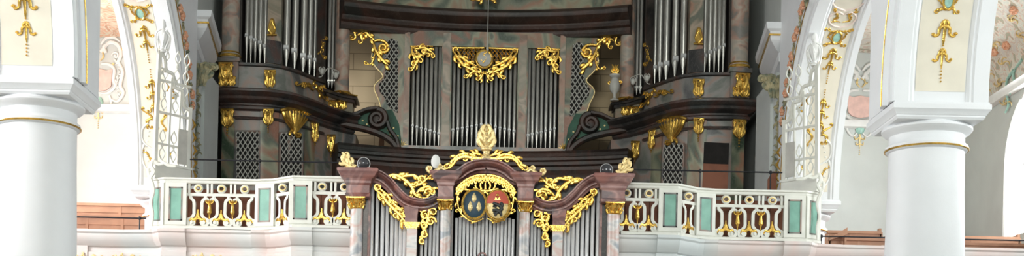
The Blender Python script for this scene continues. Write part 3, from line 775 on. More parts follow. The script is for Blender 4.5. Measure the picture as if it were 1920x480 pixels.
# tall white glazed screens standing obliquely at the balustrade ends
def screen(s, lab):
    t = thing('openwork_screen', lab, 'screen', (s*5.95, 25.6, ZR))
    A = Vector((6.10, 25.42)); B = Vector((5.60, 25.98)); L = (B-A).length; U = (B-A)/L
    zb = ZR+.005; top = 6.62+CZ
    def fn(x, z, d=0):
        p = A+U*x; q = max(0, min(1.2, (z-zb)/(top-zb)))**2; return (p.x-.75*d-.27*q, p.y-.66*d-.95*q, z)
    def bar(m, x0, x1, z0, z1, d0=-.03, d1=.03):
        n = max(1, int((z1-z0)/.15))
        m.loft([[fn(x0, z0+(z1-z0)*i/n, d0), fn(x1, z0+(z1-z0)*i/n, d0), fn(x1, z0+(z1-z0)*i/n, d1), fn(x0, z0+(z1-z0)*i/n, d1)] for i in range(n+1)]); return
        m.loft([[fn(x0, z0, d0), fn(x1, z0, d0), fn(x1, z1, d0), fn(x0, z1, d0)], [fn(x0, z0, d1), fn(x1, z0, d1), fn(x1, z1, d1), fn(x0, z1, d1)]])
    m = MB(s)
    bar(m, -.02, L+.06, zb, zb+.10, -.09, .09); bar(m, .0, L+.04, zb+.10, zb+.26, -.06, .06); bar(m, -.02, L+.06, zb+.26, zb+.30, -.08, .08)
    m.build('plinth', 'balwhite', t)
    m = MB(s)
    bar(m, 0, .07, zb+.3, top); bar(m, L-.03, L+.04, zb+.3, top-.75); bar(m, .30, .34, zb+.3, top-.35, -.02, .02); bar(m, .52, .55, zb+.3, top-.5, -.02, .02)
    for z in (zb+.62, zb+1.15, zb+1.65): bar(m, .05, L, z, z+.035, -.02, .02)
    m.build('frame', 'balwhite', t)
    m = MB(s)
    stroke(m, [(.02, top-.02), (.14, top-.08), (.20, top-.26), (.34, top-.30), (.40, top-.48), (.56, top-.52), (.62, top-.74), (L+.02, top-.80)], .035, .03, fn, 1)
    for z0, zz in ((zb+.35, .55), (zb+1.2, .5), (zb+1.7, .45)):
        for x in (.18, .43, .63):
            for d in (-1, 1): stroke(m, [(x, z0), (x+d*.06, z0+zz*.25), (x-d*.02, z0+zz*.5), (x+d*.06, z0+zz*.75), (x, z0+zz)], .013, .013, fn, 1)
    curl(m, .10, top-.30, .07, 0, 1.2, .02, fn, 1); curl(m, .42, top-.62, .06, 0, 1.2, .02, fn, 1)
    m.build('rocaille_tracery', 'balwhite', t)
    f = lambda x, z: fn(x, z)
    for (x, z) in ((.04, zb+.9), (.36, zb+1.5), (.22, top-.5), (.6, zb+.7), (.32, zb+.5)):
        m = MB(s); stroke(m, [(x, z-.08), (x+.05, z), (x-.01, z+.05), (x+.03, z+.1)], .018, .008, f, 1); m.build('gilded_leaf', 'gold', t)
    m = MB(s); p = fn(.09, top)
    m.lathe([(.06, top-.02), (.07, top+.0), (.03, top+.04), (.04, top+.08), (.10, top+.2), (.105, top+.28), (.06, top+.36), (.035, top+.40), (.06, top+.44), (.05, top+.52), (.02, top+.56)], p[0], p[1], 0, 20)
    for q in range(6):
        an = q*PI/3; r0 = .1
        m.tube([(p[0]+r0*math.cos(an), p[1]+r0*math.sin(an), top+.30), (p[0]+.12*math.cos(an+.2), p[1]+.12*math.sin(an+.2), top+.18), (p[0]+.07*math.cos(an+.4), p[1]+.07*math.sin(an+.4), top+.06)], [.012, .03, .012], 6)
    for d in (-1, 1): stroke(m, [(.09+d*.05, top+.30), (.09+d*.15, top+.22), (.09+d*.13, top+.05), (.09+d*.05, top-.12)], .02, .012, fn, 1)
    m.build('draped_vase', 'trimwhite', t)
    m = MB(s); bar(m, .50, .70, zb+.34, zb+.95, .03, .05); m.build('grey_panel', 'lattice', t)
    return t
screen(-1, 'tall white openwork screen with vase on top, left end of balustrade')
screen(1, 'tall white openwork screen with vase on top, right end of balustrade')

# white sculpted brackets hanging at the very end of the balustrades
for s in (-1, 1):
    m = MB(s); Y = 25.28
    f = fL(Y); k = Y/F
    stroke(m, [(312, 305), (298, 308), (287, 302), (284, 312), (289, 322), (282, 334), (286, 345), (288, 360), (283, 380), (287, 400), (285, 424)], 2.6, 2, f, k, wm=4)
    stroke(m, [(284, 312), (278, 318), (280, 330), (286, 338)], 2, 2, f, k, wm=3)
    stroke(m, [(300, 300), (316, 310), (330, 312)], 2.5, 2, f, k, wm=3)
    curl(m, 288, 302, 6, 0, 1.1, 2, f, k)
    tag(m.build('scroll_bracket', 'balwhite'), 'white curling stucco bracket running down the %s outer balustrade post' % ('left' if s < 0 else 'right'), 'bracket')

# small red board leaning behind the right balustrade
m = MB(1); a, z = gr(1448, 333, 26.3)
m.prism_front([(a-.07, GF), (a+.09, GF), (a+.09, z+.12), (a+.02, z+.13), (a-.07, z-.02)], 26.35, 26.40)
tag(m.build('leaning_board', 'brownwood'), 'small dark red board upright behind the right end of the balustrade', 'board')
# =================== the main organ ===================
OX = -.078
XO = {-1: 0.0, 1: 2*OX}      # the organ's axis lies a little left of the nave's
KP = [(380, 30.05), (403, 30.0), (440, 29.9), (500, 29.95), (535, 30.15), (565, 30.6), (600, 31.25), (640, 31.9), (675, 32.2)]
def Yt(x):
    for (x0, y0), (x1, y1) in zip(KP, KP[1:]):
        if x <= x1: t = max(0, (x-x0)/(x1-x0)); t2 = t; return y0+(y1-y0)*t2
    return KP[-1][1]
def tp(x, off=0.0, yref=200):        # plan point of the tower front
    Y = Yt(x); a, _ = g(x, yref, Y); return (a, Y-off)
def plan(x0, x1, n=12, off=0.0): return [tp(x0+(x1-x0)*i/n, off) for i in range(n+1)]
def fT(off=0.0, yref=None):
    def fn(x, y):
        Y = Yt(x); a, z = g(x, y, Y); return (a, Y-off, z)
    return fn
def zt(x, y): return g(x, y, Yt(x))[1]
Z = CZ
def pipe(s, parent, a, y, z_tip, z_mouth, z_top, r, mat='tin', lipmat='lip'):
    m = MB(s, XO[s]); h = z_mouth
    m.lathe([(r*.18, z_tip), (r*.55, z_tip+(h-z_tip)*.5), (r*.98, h-.01), (r, h), (r, z_top), (r*.9, z_top+.004)], a, y, 0, 14)
    p = m.build('pipe', mat, parent, 50)
    m = MB(s, XO[s]); m.loft([[(a-r*.85, y-r*.72, h-r*.2), (a+r*.85, y-r*.72, h-r*.2), (a+r*.85, y-r*.3, h-r*.2), (a-r*.85, y-r*.3, h-r*.2)],
                       [(a-r*.85, y-r*1.06, h+r*.25), (a+r*.85, y-r*1.06, h+r*.25), (a+r*.85, y-r*.3, h+r*.25), (a-r*.85, y-r*.3, h+r*.25)],
                       [(a-r*.8, y-r*1.04, h+r*1.5), (a+r*.8, y-r*1.04, h+r*1.5), (a+r*.8, y-r*.3, h+r*1.5), (a-r*.8, y-r*.3, h+r*1.5)]])
    m.build('pipe_mouth', lipmat, p)
    return p

def tower(s):
    base = tp(520)
    t = ORGAN
    BK = 33.0
    def mb(): return MB(s, XO[s])
    P = plan
    # lower case
    m = mb(); m.prism_plan(P(418, 668, 14)+[(tp(668)[0], BK), (tp(418)[0], BK)], GF, 6.84+Z); m.build('lower_case', 'marblegrey', t)
    # pilaster strips on the lower case
    for x0, x1 in ((418, 441), (489, 524), (573, 592)):
        m = mb(); m.prism_plan(P(x0, x1, 3, .05)+P(x1, x0, 3, -.02), GF, 6.84+Z); m.build('pilaster_strip', 'marble', t)
    m = mb(); m.sweep([(-.02, 6.63+Z), (.075, 6.635+Z), (.085, 6.66+Z), (.065, 6.69+Z), (-.02, 6.69+Z)], P(416, 604, 12)); m.build('dark_band', 'darkmarble', t)
    # main cornice
    z = 6.82+Z
    prof = [(-.3, z), (.05, z), (.10, z+.03), (.11, z+.08), (.06, z+.12), (.06, z+.15), (.16, z+.19), (.22, z+.22), (.24, z+.27), (.22, z+.29), (.30, z+.33), (.34, z+.36), (.34, z+.40), (.22, z+.45), (.10, z+.48), (-.3, z+.48)]
    pth = P(418, 662, 16); path = [(pth[0][0], BK-1.0)]+pth
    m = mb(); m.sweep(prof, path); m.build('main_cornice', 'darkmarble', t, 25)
    # pedestal zone and sill
    m = mb(); m.prism_plan(P(424, 606, 12)+[(tp(606)[0], BK), (tp(424)[0], BK)], 7.28+Z, 7.80+Z); m.build('pedestal_zone', 'marblegrey', t)
    m = mb(); m.sweep([(-.2, 7.78+Z), (.03, 7.78+Z), (.06, 7.80+Z), (.06, 7.85+Z), (-.2, 7.87+Z)], P(440, 606, 12)); m.build('pipe_sill', 'darkmarble', t)
    m = mb(); m.prism_plan(P(412, 447, 3, .14)+P(447, 412, 3, -.3), 7.30+Z, 7.90+Z); m.build('column_pedestal', 'marblegrey', t)
    m = mb(); m.prism_plan(P(408, 450, 3, .20)+P(450, 408, 3, -.3), 7.84+Z, 7.93+Z); m.build('pedestal_cap', 'marblegrey', t)
    # backs
    m = mb(); m.prism_plan(P(448, 640, 12, -.55)+P(640, 448, 12, -.62), 7.8+Z, 10.9+Z); m.build('dark_backing', 'black', t)
    m = mb(); a1 = tp(447)[0]; m.box(a1-.02, a1+.05, 30.0, BK, 7.8+Z, 10.9+Z); m.build('case_side', 'darkwood', t)
    # outer column
    a, y = tp(430); m = mb()
    m.lathe([(.21, 7.93+Z), (.22, 7.96+Z), (.22, 8.0+Z), (.20, 8.03+Z), (.185, 8.08+Z), (.19, 8.6+Z), (.185, 10.9+Z)], a, y-.02, 0, 32); c = m.build('outer_column', 'colmarble', t)
    m = mb(); m.torus(a, y-.02, 7.975+Z, .205, .035, 32, 8); m.torus(a, y-.02, 8.05+Z, .195, .018, 32, 6); m.build('gilded_base', 'gold', c)
    # middle pier between the pipe fields
    m = mb(); m.prism_plan(P(499, 524, 3, .05)+P(524, 499, 3, -.35), 7.82+Z, 10.9+Z); c = m.build('middle_pier', 'pinkmarble', t)
    m = mb(); m.prism_plan(P(497, 526, 3, .10)+P(526, 497, 3, -.1), 7.86+Z, zt(511, 78)); m.build('pier_foot', 'darkmarble', c)
    f = fT(.08); k = 30/F
    m = mb()
    m.loft([[f(511+q*7.5*math.cos(b*PI/9), 55-q*15*math.sin(b*PI/9)-(4 if math.sin(b*PI/9) > .8 else 0)) for b in range(18)] for q in (1, .75)]); 
    for v in range(18, 36): x_, y_, z_ = m.v[v]; m.v[v] = (x_, y_-.05, z_)
    stroke(m, [(511, 66), (505, 58), (509, 48), (511, 40)], 2.2, 1.4, f, k, lift=3); stroke(m, [(511, 66), (517, 58), (513, 48), (511, 40)], 2.2, 1.4, f, k, lift=3)
    stroke(m, [(502, 68), (520, 68)], 2, 2, f, k, lift=2)
    m.build('gilded_cartouche', 'gold', c)
    # pipes: small outer field
    for i, (x, ym, r) in enumerate(((457.5, 65, 4.0), (465.5, 70, 4.2), (474, 74.5, 4.3), (483, 80, 4.7), (492.5, 87, 5.0))):
        a, y = tp(x, -.18); k = Yt(x)/F
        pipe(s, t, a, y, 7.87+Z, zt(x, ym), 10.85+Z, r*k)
    # large inner field
    for i, (x, ym, r) in enumerate(((532.5, 90, 6.0), (548, 96, 6.3), (564.5, 106, 6.3), (576.5, 108, 5.6), (586, 112, 4.5))):
        a, y = tp(x, -.20); k = Yt(x)/F
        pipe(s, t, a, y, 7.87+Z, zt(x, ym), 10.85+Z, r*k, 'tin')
    # inner pier (dark, with gilded leaf), narrow pipes and inner column
    m = mb(); m.prism_plan(P(592, 606, 3, .04)+P(606, 592, 3, -.4), 7.82+Z, 10.9+Z); c = m.build('inner_pier', 'darkmarble', t)
    m = mb(); f = fT(.06); k = 31/F
    for P_ in ([(602, 78), (606, 88), (601, 98), (605, 110)], [(607, 72), (603, 80)]): acanthus(m, P_, 2.3, f, k, 1, 4, (1, -1))
    m.build('gilded_leaf', 'gold', c)
    for x in (613, 619.5, 626):
        a, y = tp(x, -.22); pipe(s, t, a, y, 7.8+Z, zt(x, 150), 10.85+Z, 3.0*31.7/F, 'tin', 'tin')
    a, y = tp(641); m = mb()
    m.lathe([(.20, 7.66+Z), (.20, 7.70+Z), (.165, 7.78+Z), (.165, 8.6+Z), (.155, 10.9+Z)], a, y-.08, 0, 32); c = m.build('inner_column', 'colmarble', t)
    m = mb(); m.torus(a, y-.08, 7.70+Z, .185, .03, 28, 8); m.build('gilded_base', 'gold', c)
    m = mb(); m.lathe([(.13, 9.62+Z), (.19, 9.68+Z), (.17, 9.8+Z), (.22, 9.95+Z), (.24, 9.98+Z)], a, y-.08, 0, 20)
    m = mb(); m.prism_plan(P(608, 672, 4, .34)+P(672, 608, 4, -.3), 7.57+Z, 7.63+Z); m.prism_plan(P(614, 666, 4, .26)+P(666, 614, 4, -.3), 7.51+Z, 7.57+Z); m.build('column_ledge', 'darkmarble', t)
    m = mb(); m.prism_plan(P(616, 662, 4, .12)+P(662, 616, 4, -.35), 7.25+Z, 7.51+Z); m.build('ledge_pedestal', 'pinkmarble', t)
    m = mb(); m.sweep([(.24, 7.625+Z), (.355, 7.625+Z), (.355, 7.65+Z), (.24, 7.65+Z)], P(614, 655, 4)); m.build('gilded_fillet', 'gold', t)
    # gilded corbels: pedestal masks, cornice brackets, shell
    def corbel(x, y, w, h, nm='gilded_corbel', off=.08, drop=0):
        m = mb(); f = fT(off); k = Yt(x)/F; rnd = random.Random(int(x*7+y))
        for q in (-1, 1):
            curl(m, x+q*w*.28, y-h*.36, w*.2, 0, q*1.1, w*.09, f, k)
            curl(m, x+q*w*.22, y+h*.25, w*.17, PI, q*1.1, w*.08, f, k)
            stroke(m, [(x+q*w*.45, y-h*.42), (x+q*w*.30, y-h*.1), (x+q*w*.38, y+h*.2), (x+q*w*.15, y+h*.45)], w*.10, w*.06, f, k, wm=w*.15)
        for i in range(3): stroke(m, [(x+(i-1)*w*.18, y-h*.35), (x+(i-1)*w*.22, y), (x+(i-1)*w*.1, y+h*.42)], w*.12, w*.05, f, k, wm=w*.2, lift=w*.12)
        stroke(m, [(x-w*.5, y-h*.48), (x+w*.5, y-h*.48)], w*.09, w*.09, f, k)
        a, yy, zz = f(x, y-h*.15); m.ball(a, yy-w*.25*k, zz, w*.2*k, 8)
        for i in range(drop): 
            a, yy, zz = f(x, y+h*.5+i*w*.22); m.ball(a, yy-.02, zz, w*.12*k*(1-.15*i), 8)
        m.build(nm, 'gold', t)
    corbel(427, 140, 26, 34, off=.22); corbel(423, 157, 20, 20, off=.2); corbel(438, 157, 14, 18, off=.2)
    corbel(507.5, 151, 21, 34, off=.10)
    corbel(428, 224, 24, 34, off=.12, drop=4); corbel(504.5, 222, 20, 30, off=.12, drop=4)
    corbel(592, 250, 14, 42, off=.12, drop=2); corbel(622, 272, 16, 34, off=.14, drop=3)
    corbel(628, 205, 22, 26, off=.16); corbel(644, 200, 16, 18, off=.16)
    # shell under the swelling of the cornice
    m = mb(); f = fT(.10); k = 30.5/F
    for i in range(9):
        q = (i-4)/4; stroke(m, [(556+q*24, 211), (556+q*18, 226), (555+q*6, 243), (553, 254)], 3.6, 1.5, f, k, wm=3.8, lift=4-3*abs(q))
    stroke(m, [(528, 210), (542, 207), (556, 209), (570, 210), (584, 216)], 3, 3, f, k, wm=4, lift=3)
    acanthus(m, [(548, 216), (555, 228), (552, 244), (556, 256)], 3, f, k, 1.2, 4, (1, -1))
    curl(m, 548, 232, 7, 0, 1.2, 2.6, f, k); curl(m, 563, 230, 7, PI, -1.2, 2.6, f, k)
    m.build('gilded_shell', 'gold', t)
    # gilded rocaille on the sill
    m = mb(); f = fT(.10)
    acanthus(m, [(560, 162), (572, 158), (582, 164), (592, 160), (600, 168)], 2.2, f, 30.9/F, 1.2, 4, (1, -1))
    flower(m, 572, 162, 6, f, 30.9/F); flower(m, 606, 168, 7, f, 31.2/F); acanthus(m, [(596, 170), (604, 180), (612, 190)], 2, f, 31.2/F, 1.2, 4, (1, -1))
    m.build('gilded_rocaille', 'gold', t)
    m = mb(); f = fT(.25)
    for x, y in ((606, 139), (632, 146)):
        a, yy, zz = f(x, y); kk = 31.3/F; m.lathe([(1.5*kk, -7*kk), (4*kk, -5*kk), (5*kk, 0), (5*kk, 3*kk), (2*kk, 6*kk)], a, yy, zz, 12)
        for q in (-1, 1): stroke(m, [(x, y+4), (x+q*4, y), (x+q*5, y-5), (x+q*2, y-8)], 1.4, 1, f, kk)
    stroke(m, [(600, 150), (606, 148), (618, 133), (634, 138)], 1, 1, f, 31.3/F)
    m.build('grey_tulip_lamps', 'lattice', t)
    # lattices of the lower case
    def grille(x0, x1, y0, y1):
        f = fT(.03); m = mb(); m.loft([[f(x0, y0), f(x1, y0), f(x1, y1), f(x0, y1)], [fT(-.05)(x, y) for x, y in ((x0, y0), (x1, y0), (x1, y1), (x0, y1))]])
        gq = m.build('grille_dark_panel', 'black', t)  # black panel painted for the shade behind the lattice; no hole is cut
        f = fT(.045); m = mb(); lattice_bars(m, [(x0, y0), (x1, y0), (x1, y1), (x0, y1)], 13.5, 2.1, f, 30.2/F, 1.5); m.build('lattice', 'lattice', gq)
        m = mb(); f = fT(.05)
        for A_, B_ in (((x0, y0), (x1, y0)), ((x0, y1), (x1, y1)), ((x0, y0), (x0, y1)), ((x1, y0), (x1, y1))): m.tube([f(*A_), f(*B_)], .022, 4)
        m.build('grille_frame', 'marblegrey', gq)
    if s < 0:
        grille(443, 487, 247, 345); grille(525.5, 567, 250, 345)
    else:
        grille(529, 567, 255, 345)
        x0, x1, y0, y1 = 445, 492, 250, 350
        m = mb(); f = fT(.052); fb = fT(-.05); Q = ((x0, y0), (x1, y0), (x1, y1), (x0, y1)); m.loft([[f(*p) for p in Q], [fb(*p) for p in Q]]); d = m.build('doorway_dark_panel', 'black', t)  # black slab painted as the dark of a doorway, case stays closed
        m = mb(); f = fT(.058); Q = ((x0, 290), (x1, 290), (x1, y1), (x0, y1)); m.loft([[f(*p) for p in Q], [fb(*p) for p in Q]]); m.build('doorway_board', 'brownwood', d)
    return t
# ---------------- centre of the main organ ----------------
YC = 32.0
def center():
    t = ORGAN
    k = YC/F; f = fL(YC, .02)
    def mb(s=-1): return MB(s, XO[s])
    def A(x, y=180): return g(x, y, YC)[0]
    def H(y, x=907): return g(x, y, YC)[1]
    zt0, zb0 = H(88), H(277)
    # front wall around the three openings; both halves
    for s in (-1, 1):
        m = mb(s); y0, y1 = YC, YC+.16
        ac = -OX      # axis, as outward distance on either side
        aL0, aL1 = A(768), A(827); aC = A(846)
        m.box(aL0, A(752), y0, y1, zb0-.15, H(62)); m.box(aC, aL1, y0, y1, zb0, zt0); 
        m.box(ac, aL0, y0, y1, zt0, H(60)); m.box(ac, aL0, y0, y1, zb0-.15, zb0)
        m.build('case_front', 'marble', t)
        # wing with a curvy outer edge
        out = [(757, 55), (672, 40), (690, 56), (697, 72), (700, 92), (697, 110), (705, 126), (716, 138), (717, 146), (704, 158), (703, 170), (710, 186), (715, 204), (716, 230), (757, 262)]
        out = [out[0]] + catmull(out[1:-2], 4) + out[-2:]
        pts = [g(x, y, YC) for x, y in out]
        m = mb(s); m.prism_front(pts, YC-.01, YC+.12); w = m.build('wing_panel', 'marble', t)
        m = mb(s); rim = [f(x, y) for x, y in catmull([(690, 56), (697, 72), (700, 92), (697, 110), (705, 126), (716, 138), (717, 146), (704, 158), (703, 170), (710, 186), (715, 204)], 4)]
        m.tube([(a+.005, y-.0, z) for a, y, z in rim], .016, 6); m.build('gilded_rim', 'goldpale', w)
        LP = [(723, 78), (735, 72), (746, 78), (746, 212), (736, 206), (726, 196), (722, 184), (712, 172), (711, 158), (720, 148), (723, 130)]
        m = mb(s); m.prism_front([g(x, y, YC) for x, y in LP], YC-.022, YC-.005); gq = m.build('grille_dark_panel', 'black', t)  # black plate stands in for the dark behind this lattice
        m = mb(s); lattice_bars(m, LP, 13, 2.0, fL(YC, .03), k, 1.5); m.build('lattice', 'lattice', gq)
        # pink pilaster strips
        m = mb(s); m.box(A(767), A(757), YC-.03, YC, zb0-.15, H(64)); m.box(aC+.03, aL1-.03, YC-.03, YC, zb0, H(64)); m.build('pilaster_strip', 'pinkmarble', t)
        # side pipe field
        for i in range(7):
            x = 773+i*8.35; ym = 236+i*2.6; r = 3.0+.12*i
            a = A(x, 230); yy = YC+.14
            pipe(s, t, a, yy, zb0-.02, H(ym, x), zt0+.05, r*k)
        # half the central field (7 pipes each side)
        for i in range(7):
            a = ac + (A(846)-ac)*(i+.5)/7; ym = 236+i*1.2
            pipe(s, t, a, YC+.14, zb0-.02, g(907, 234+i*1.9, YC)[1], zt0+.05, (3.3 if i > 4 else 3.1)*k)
        # gilded corner of the side field
        m = mb(s)
        for P_ in ([(770, 88), (782, 92), (795, 90), (806, 96), (814, 102)], [(772, 90), (774, 104), (784, 112), (778, 124), (773, 132)], [(780, 96), (790, 104), (800, 100)], [(772, 96), (780, 106), (790, 110)]):
            acanthus(m, P_, 2.4, f, k, 1.2, 4, (0, 1))
        curl(m, 782, 104, 7, 0, 1.3, 2, f, k); curl(m, 776, 120, 6, 0, -1.3, 2, f, k); curl(m, 794, 96, 5, 0, 1.2, 1.8, f, k)
        stroke(m, [(769, 87), (812, 87)], 1.2, 1.2, f, k, sm=False)
        m.build('gilded_corner_foliage', 'gold', t)
        # central garland and lattice band
        m = mb(s)
        stroke(m, [(848, 90.5), (908, 90.5)], 1.8, 1.8, f, k, sm=False)
        acanthus(m, [(850, 97), (858, 108), (868, 122), (882, 130), (900, 138)], 3.0, f, k, 1.3, 3, (1, 0))
        acanthus(m, [(858, 96), (866, 108), (880, 118), (894, 124)], 2.4, f, k, 1.2, 3, (0, 0))
        acanthus(m, [(908, 139), (896, 134), (884, 137), (876, 146)], 2.2, f, k, 1.1, 3, (0, 1))
        acanthus(m, [(907, 134), (903, 144), (899, 150)], 2.2, f, k, 1, 4, (0, 1))
        m.build('gilded_leaf_festoon', 'gold', t)
        m = mb(s); LQ = [(849, 91), (906, 91), (906, 122), (885, 118), (866, 102), (849, 97)]; lattice_bars(m, LQ, 9, 1.4, fL(YC, .0), k, 1.3); m.build('gilded_lattice', 'gold', t)
        m = mb(s); f2 = fL(YC, .03)
        for i in range(10): q = i*PI/5; stroke(m, [(755, 272), (755+10*math.cos(q), 272+10*math.sin(q))], 1.6, .4, f2, k, sm=False)
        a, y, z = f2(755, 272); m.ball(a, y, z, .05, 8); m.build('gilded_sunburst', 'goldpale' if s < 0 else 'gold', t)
        # large gilded acanthus climbing over the wing
        m = mb(s); f3 = fL(YC, .06)
        acanthus(m, [(667, 70), (665, 57), (672, 51), (682, 58), (692, 68), (702, 77)], 3.4, f3, k, 1.0, 3, (1, 0)); acanthus(m, [(700, 80), (704, 94), (712, 108), (722, 119), (728, 123)], 3.2, f3, k, .9, 4, (0, 0))
        stroke(m, [(702, 78), (712, 77), (722, 80), (729, 89)], 2.6, 3, f3, k)
        curl(m, 719, 91, 10.5, 0, 1.4, 2.8, f3, k)
        acanthus(m, [(684, 60), (678, 68), (680, 78)], 2.6, f3, k, 1, 4, (0, 1))
        acanthus(m, [(704, 98), (701, 110), (696, 121), (686, 122)], 1.8, f3, k, 1, 5, (0, 1))
        m.build('gilded_acanthus', 'gold', t)
        # volute with sea-green field
        m = mb(s); VY = 31.95
        fv = fL(VY, .0)
        TP = [(640, 216), (668, 219), (690, 210), (735, 205), (748, 232), (752, 262), (752, 286), (738, 276), (716, 258), (680, 244), (640, 232)]
        m.prism_front([g(x, y, VY) for x, y in TP], VY, VY+.08); vp = m.build('volute_panel', 'tealdark', t)
        m = mb(s); rnd = random.Random(3)
        for (x, y) in ((655, 226), (668, 228), (680, 226), (672, 235), (688, 233), (726, 262), (732, 252), (738, 240), (736, 262), (742, 270), (728, 244), (746, 255), (662, 233)):
            for q in range(4): an = q*PI/4; stroke(m, [(x-1.9*math.cos(an), y-1.9*math.sin(an)), (x+1.9*math.cos(an), y+1.9*math.sin(an))], .35, .35, fv, k, sm=False)
        m.build('gilded_stars', 'goldpale', vp)
        def band(P_, wd, mat='darkmarble'):
            Q = catmull(P_, 6); n = len(Q); rings = []
            for i, (x, y) in enumerate(Q):
                dx = Q[min(i+1, n-1)][0]-Q[max(i-1, 0)][0]; dy = Q[min(i+1, n-1)][1]-Q[max(i-1, 0)][1]; l = math.hypot(dx, dy) or 1
                w_ = wd if not hasattr(wd, '__len__') else wd[0]+(wd[1]-wd[0])*i/(n-1)
                nx, ny = -dy/l*w_, dx/l*w_; r = []
                for q, o in ((1, 0), (1, .18), (.5, .22), (-.5, .22), (-1, .16), (-1, 0)):
                    a, z = g(x+nx*q, y+ny*q, VY); r.append((a, VY+.02-o, z))
                rings.append(r)
            m.loft(rings)
        m = mb(s)
        band([(622, 210), (645, 217), (668, 216), (688, 208), (708, 205)], 4)
        SP = spiral(708, 225, 18, 5, -PI/2, 1.5, 14); band(SP, (5.5, 3.2))
        band([(727, 230), (732, 245), (744, 262), (750, 286)], 4)
        band([(616, 228), (650, 236), (684, 243), (716, 254), (738, 270), (748, 290)], 5.5)
        a, z = g(708, 225, VY); m.ball(a, VY-.03, z, .23, 20, 1, .5)
        m.build('volute_moulding', 'brownmarble', vp)
    # dark interior
    m = mb(-1); 
    m.box(A(1050, 180), A(765, 180), YC+.42, YC+.50, zb0-.1, zt0+.2); m.build('dark_backing', 'black', t)
    # medallion
    m = mb(-1); a, y, z = f(908, 112)
    m = mb(-1); m.loft([[(a+q*math.cos(i*PI/12), YC-d, z+1.1*q*math.sin(i*PI/12)) for i in range(24)] for q, d in ((.165, 0), (.165, .07), (.10, .10), (.02, .11))]); m.build('grey_medallion', 'lattice', t)
    m = mb(-1); m.torus(a, YC-.06, z, .18, .03, 24, 8, axis='y', sz=1.1)
    f4 = fL(YC, .09); stroke(m, [(905, 120), (911, 112), (907, 104), (913, 100)], 2, 1.2, f4, k); stroke(m, [(901, 115), (914, 117)], 1.6, 1, f4, k)
    m.build('gilded_medallion_frame', 'gold', t)
    # concave cornice above, and frieze over it
    yo = 17.0
    def arcp(n=24, off=0):      # concave plan, centre further away
        r = []
        for i in range(n+1):
            q = -1+2*i/n; a = -OX - q*3.3      # outward (left) distance
            r.append((a, 31.55+.62*(1-q*q)-off))
        return r
    zc, zc2 = H(67), H(14)
    path = arcp()
    m = mb(-1)
    h = zc2-zc
    m.sweep([(-.35, zc), (.0, zc), (.03, zc+h*.10), (.03, zc+h*.2), (.10, zc+h*.26), (.13, zc+h*.36), (.13, zc+h*.42), (.22, zc+h*.5), (.30, zc+h*.62), (.32, zc+h*.7), (.32, zc+h*.76), (.24, zc+h*.86), (.12, zc+h*.95), (.0, zc2), (-.35, zc2)], path)
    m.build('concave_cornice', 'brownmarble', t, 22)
    m = mb(-1); m.sweep([(-.3, zc2-.02), (0, zc2-.02), (0, 11.9), (-.3, 11.9)], path); m.build('attic_wall', 'marble', t)
    m = mb(-1); f5 = fL(31.9, .12)
    for q in (-1, 1): acanthus(m, [(911+q*3, -14), (911+q*6, -2), (911+q*14, 4), (911+q*22, 0)], 2.6, f5, k, 1, 4, (0, -q)); curl(m, 911+q*13, 0, 6, 0, q*1.2, 2, f5, k)
    m.build('gilded_scroll', 'gold', t)
    # base mouldings
    m = mb(-1); bp = [(a, y-.30) for a, y in arcp()]
    z1, z0 = H(287), H(328); h = z1-z0
    bprof = [(-.4, GF), (-.02, GF), (-.02, z0-.1), (.02, z0), (.06, z0+h*.15), (.06, z0+h*.3), (.14, z0+h*.36), (.14, z0+h*.5), (.20, z0+h*.56), (.20, z0+h*.68), (.12, z0+h*.75), (.10, z0+h*.9), (.14, z1), (-.4, z1+.01)]
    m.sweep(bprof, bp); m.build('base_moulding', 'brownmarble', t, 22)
    m = mb(-1); m.box(A(1062, 280), A(752, 280), YC-.06, YC+.1, z1-.02, zb0+.01); m.build('lower_rail', 'marblegrey', t)
ORGAN = thing('main_organ', 'huge marbled main organ behind the balustrade, two towers beside a recessed centre', 'organ', (OX, YC, GF))
center(); tower(-1); tower(1)

# urn and other single things in the organ loft
m = MB(1); Y = 31.5; a, z = gr(1152, 189, Y); k = Y/F
ur = thing('urn', 'white urn with golden flames on the ledge beside the right inner column', 'urn', (a, Y, z))
m.lathe([(8*k, 0), (8*k, 2*k), (3*k, 5*k), (3*k, 12*k), (9*k, 20*k), (10*k, 30*k), (7*k, 38*k), (6*k, 42*k), (10*k, 46*k), (10*k, 49*k), (4*k, 51*k)], a, Y, z, 20)
m.build('urn_body', 'lattice', ur)
m = MB(1); fu = lambda x, y: (a+x*k, Y, z+y*k)
for q in (-1, 0, 1): stroke(m, [(q*2, 50), (q*6, 56), (q*3, 62), (q*6, 68)], 3, .8, fu, k, wm=3)
m.build('gilded_flames', 'gold', ur)
for q in (-1, 1): m = MB(1); curl(m, q*10, 34, 4, 0, q*1.2, 1.3, fu, k); m.build('gilded_handle', 'gold', ur)
m = MB(-1); a, z = g(701, 287, 33.0); a2, z2 = g(716, 250, 33.2)
m.loft([[(a-.06, 33.0, GF+.001), (a+.10, 33.0, GF+.001), (a+.10, 33.06, GF+.001), (a-.06, 33.06, GF+.001)], [(a2-.06, 33.3, z2), (a2+.06, 33.3, z2), (a2+.06, 33.36, z2), (a2-.06, 33.36, z2)]])
tag(m.build('wooden_board', 'wood'), 'orange wooden board leaning in the gap below the left volute', 'board')
m = MB(-1); a, z = g(914, 92, 31.6)
cp = thing('hanging_cable', 'thin pale cable hanging down in front of the central organ pipes', 'cable', (-a, 31.6, z))
m.tube([(a, 31.6, z), (a-.0, 31.6, 13.9)], .009, 6); m.build('cable', 'lattice', cp)
m = MB(-1); m.lathe([(.005, -.05), (.03, -.02), (.03, .03), (.01, .06)], a, 31.6, z, 10); m.build('cable_weight', 'lattice', cp)

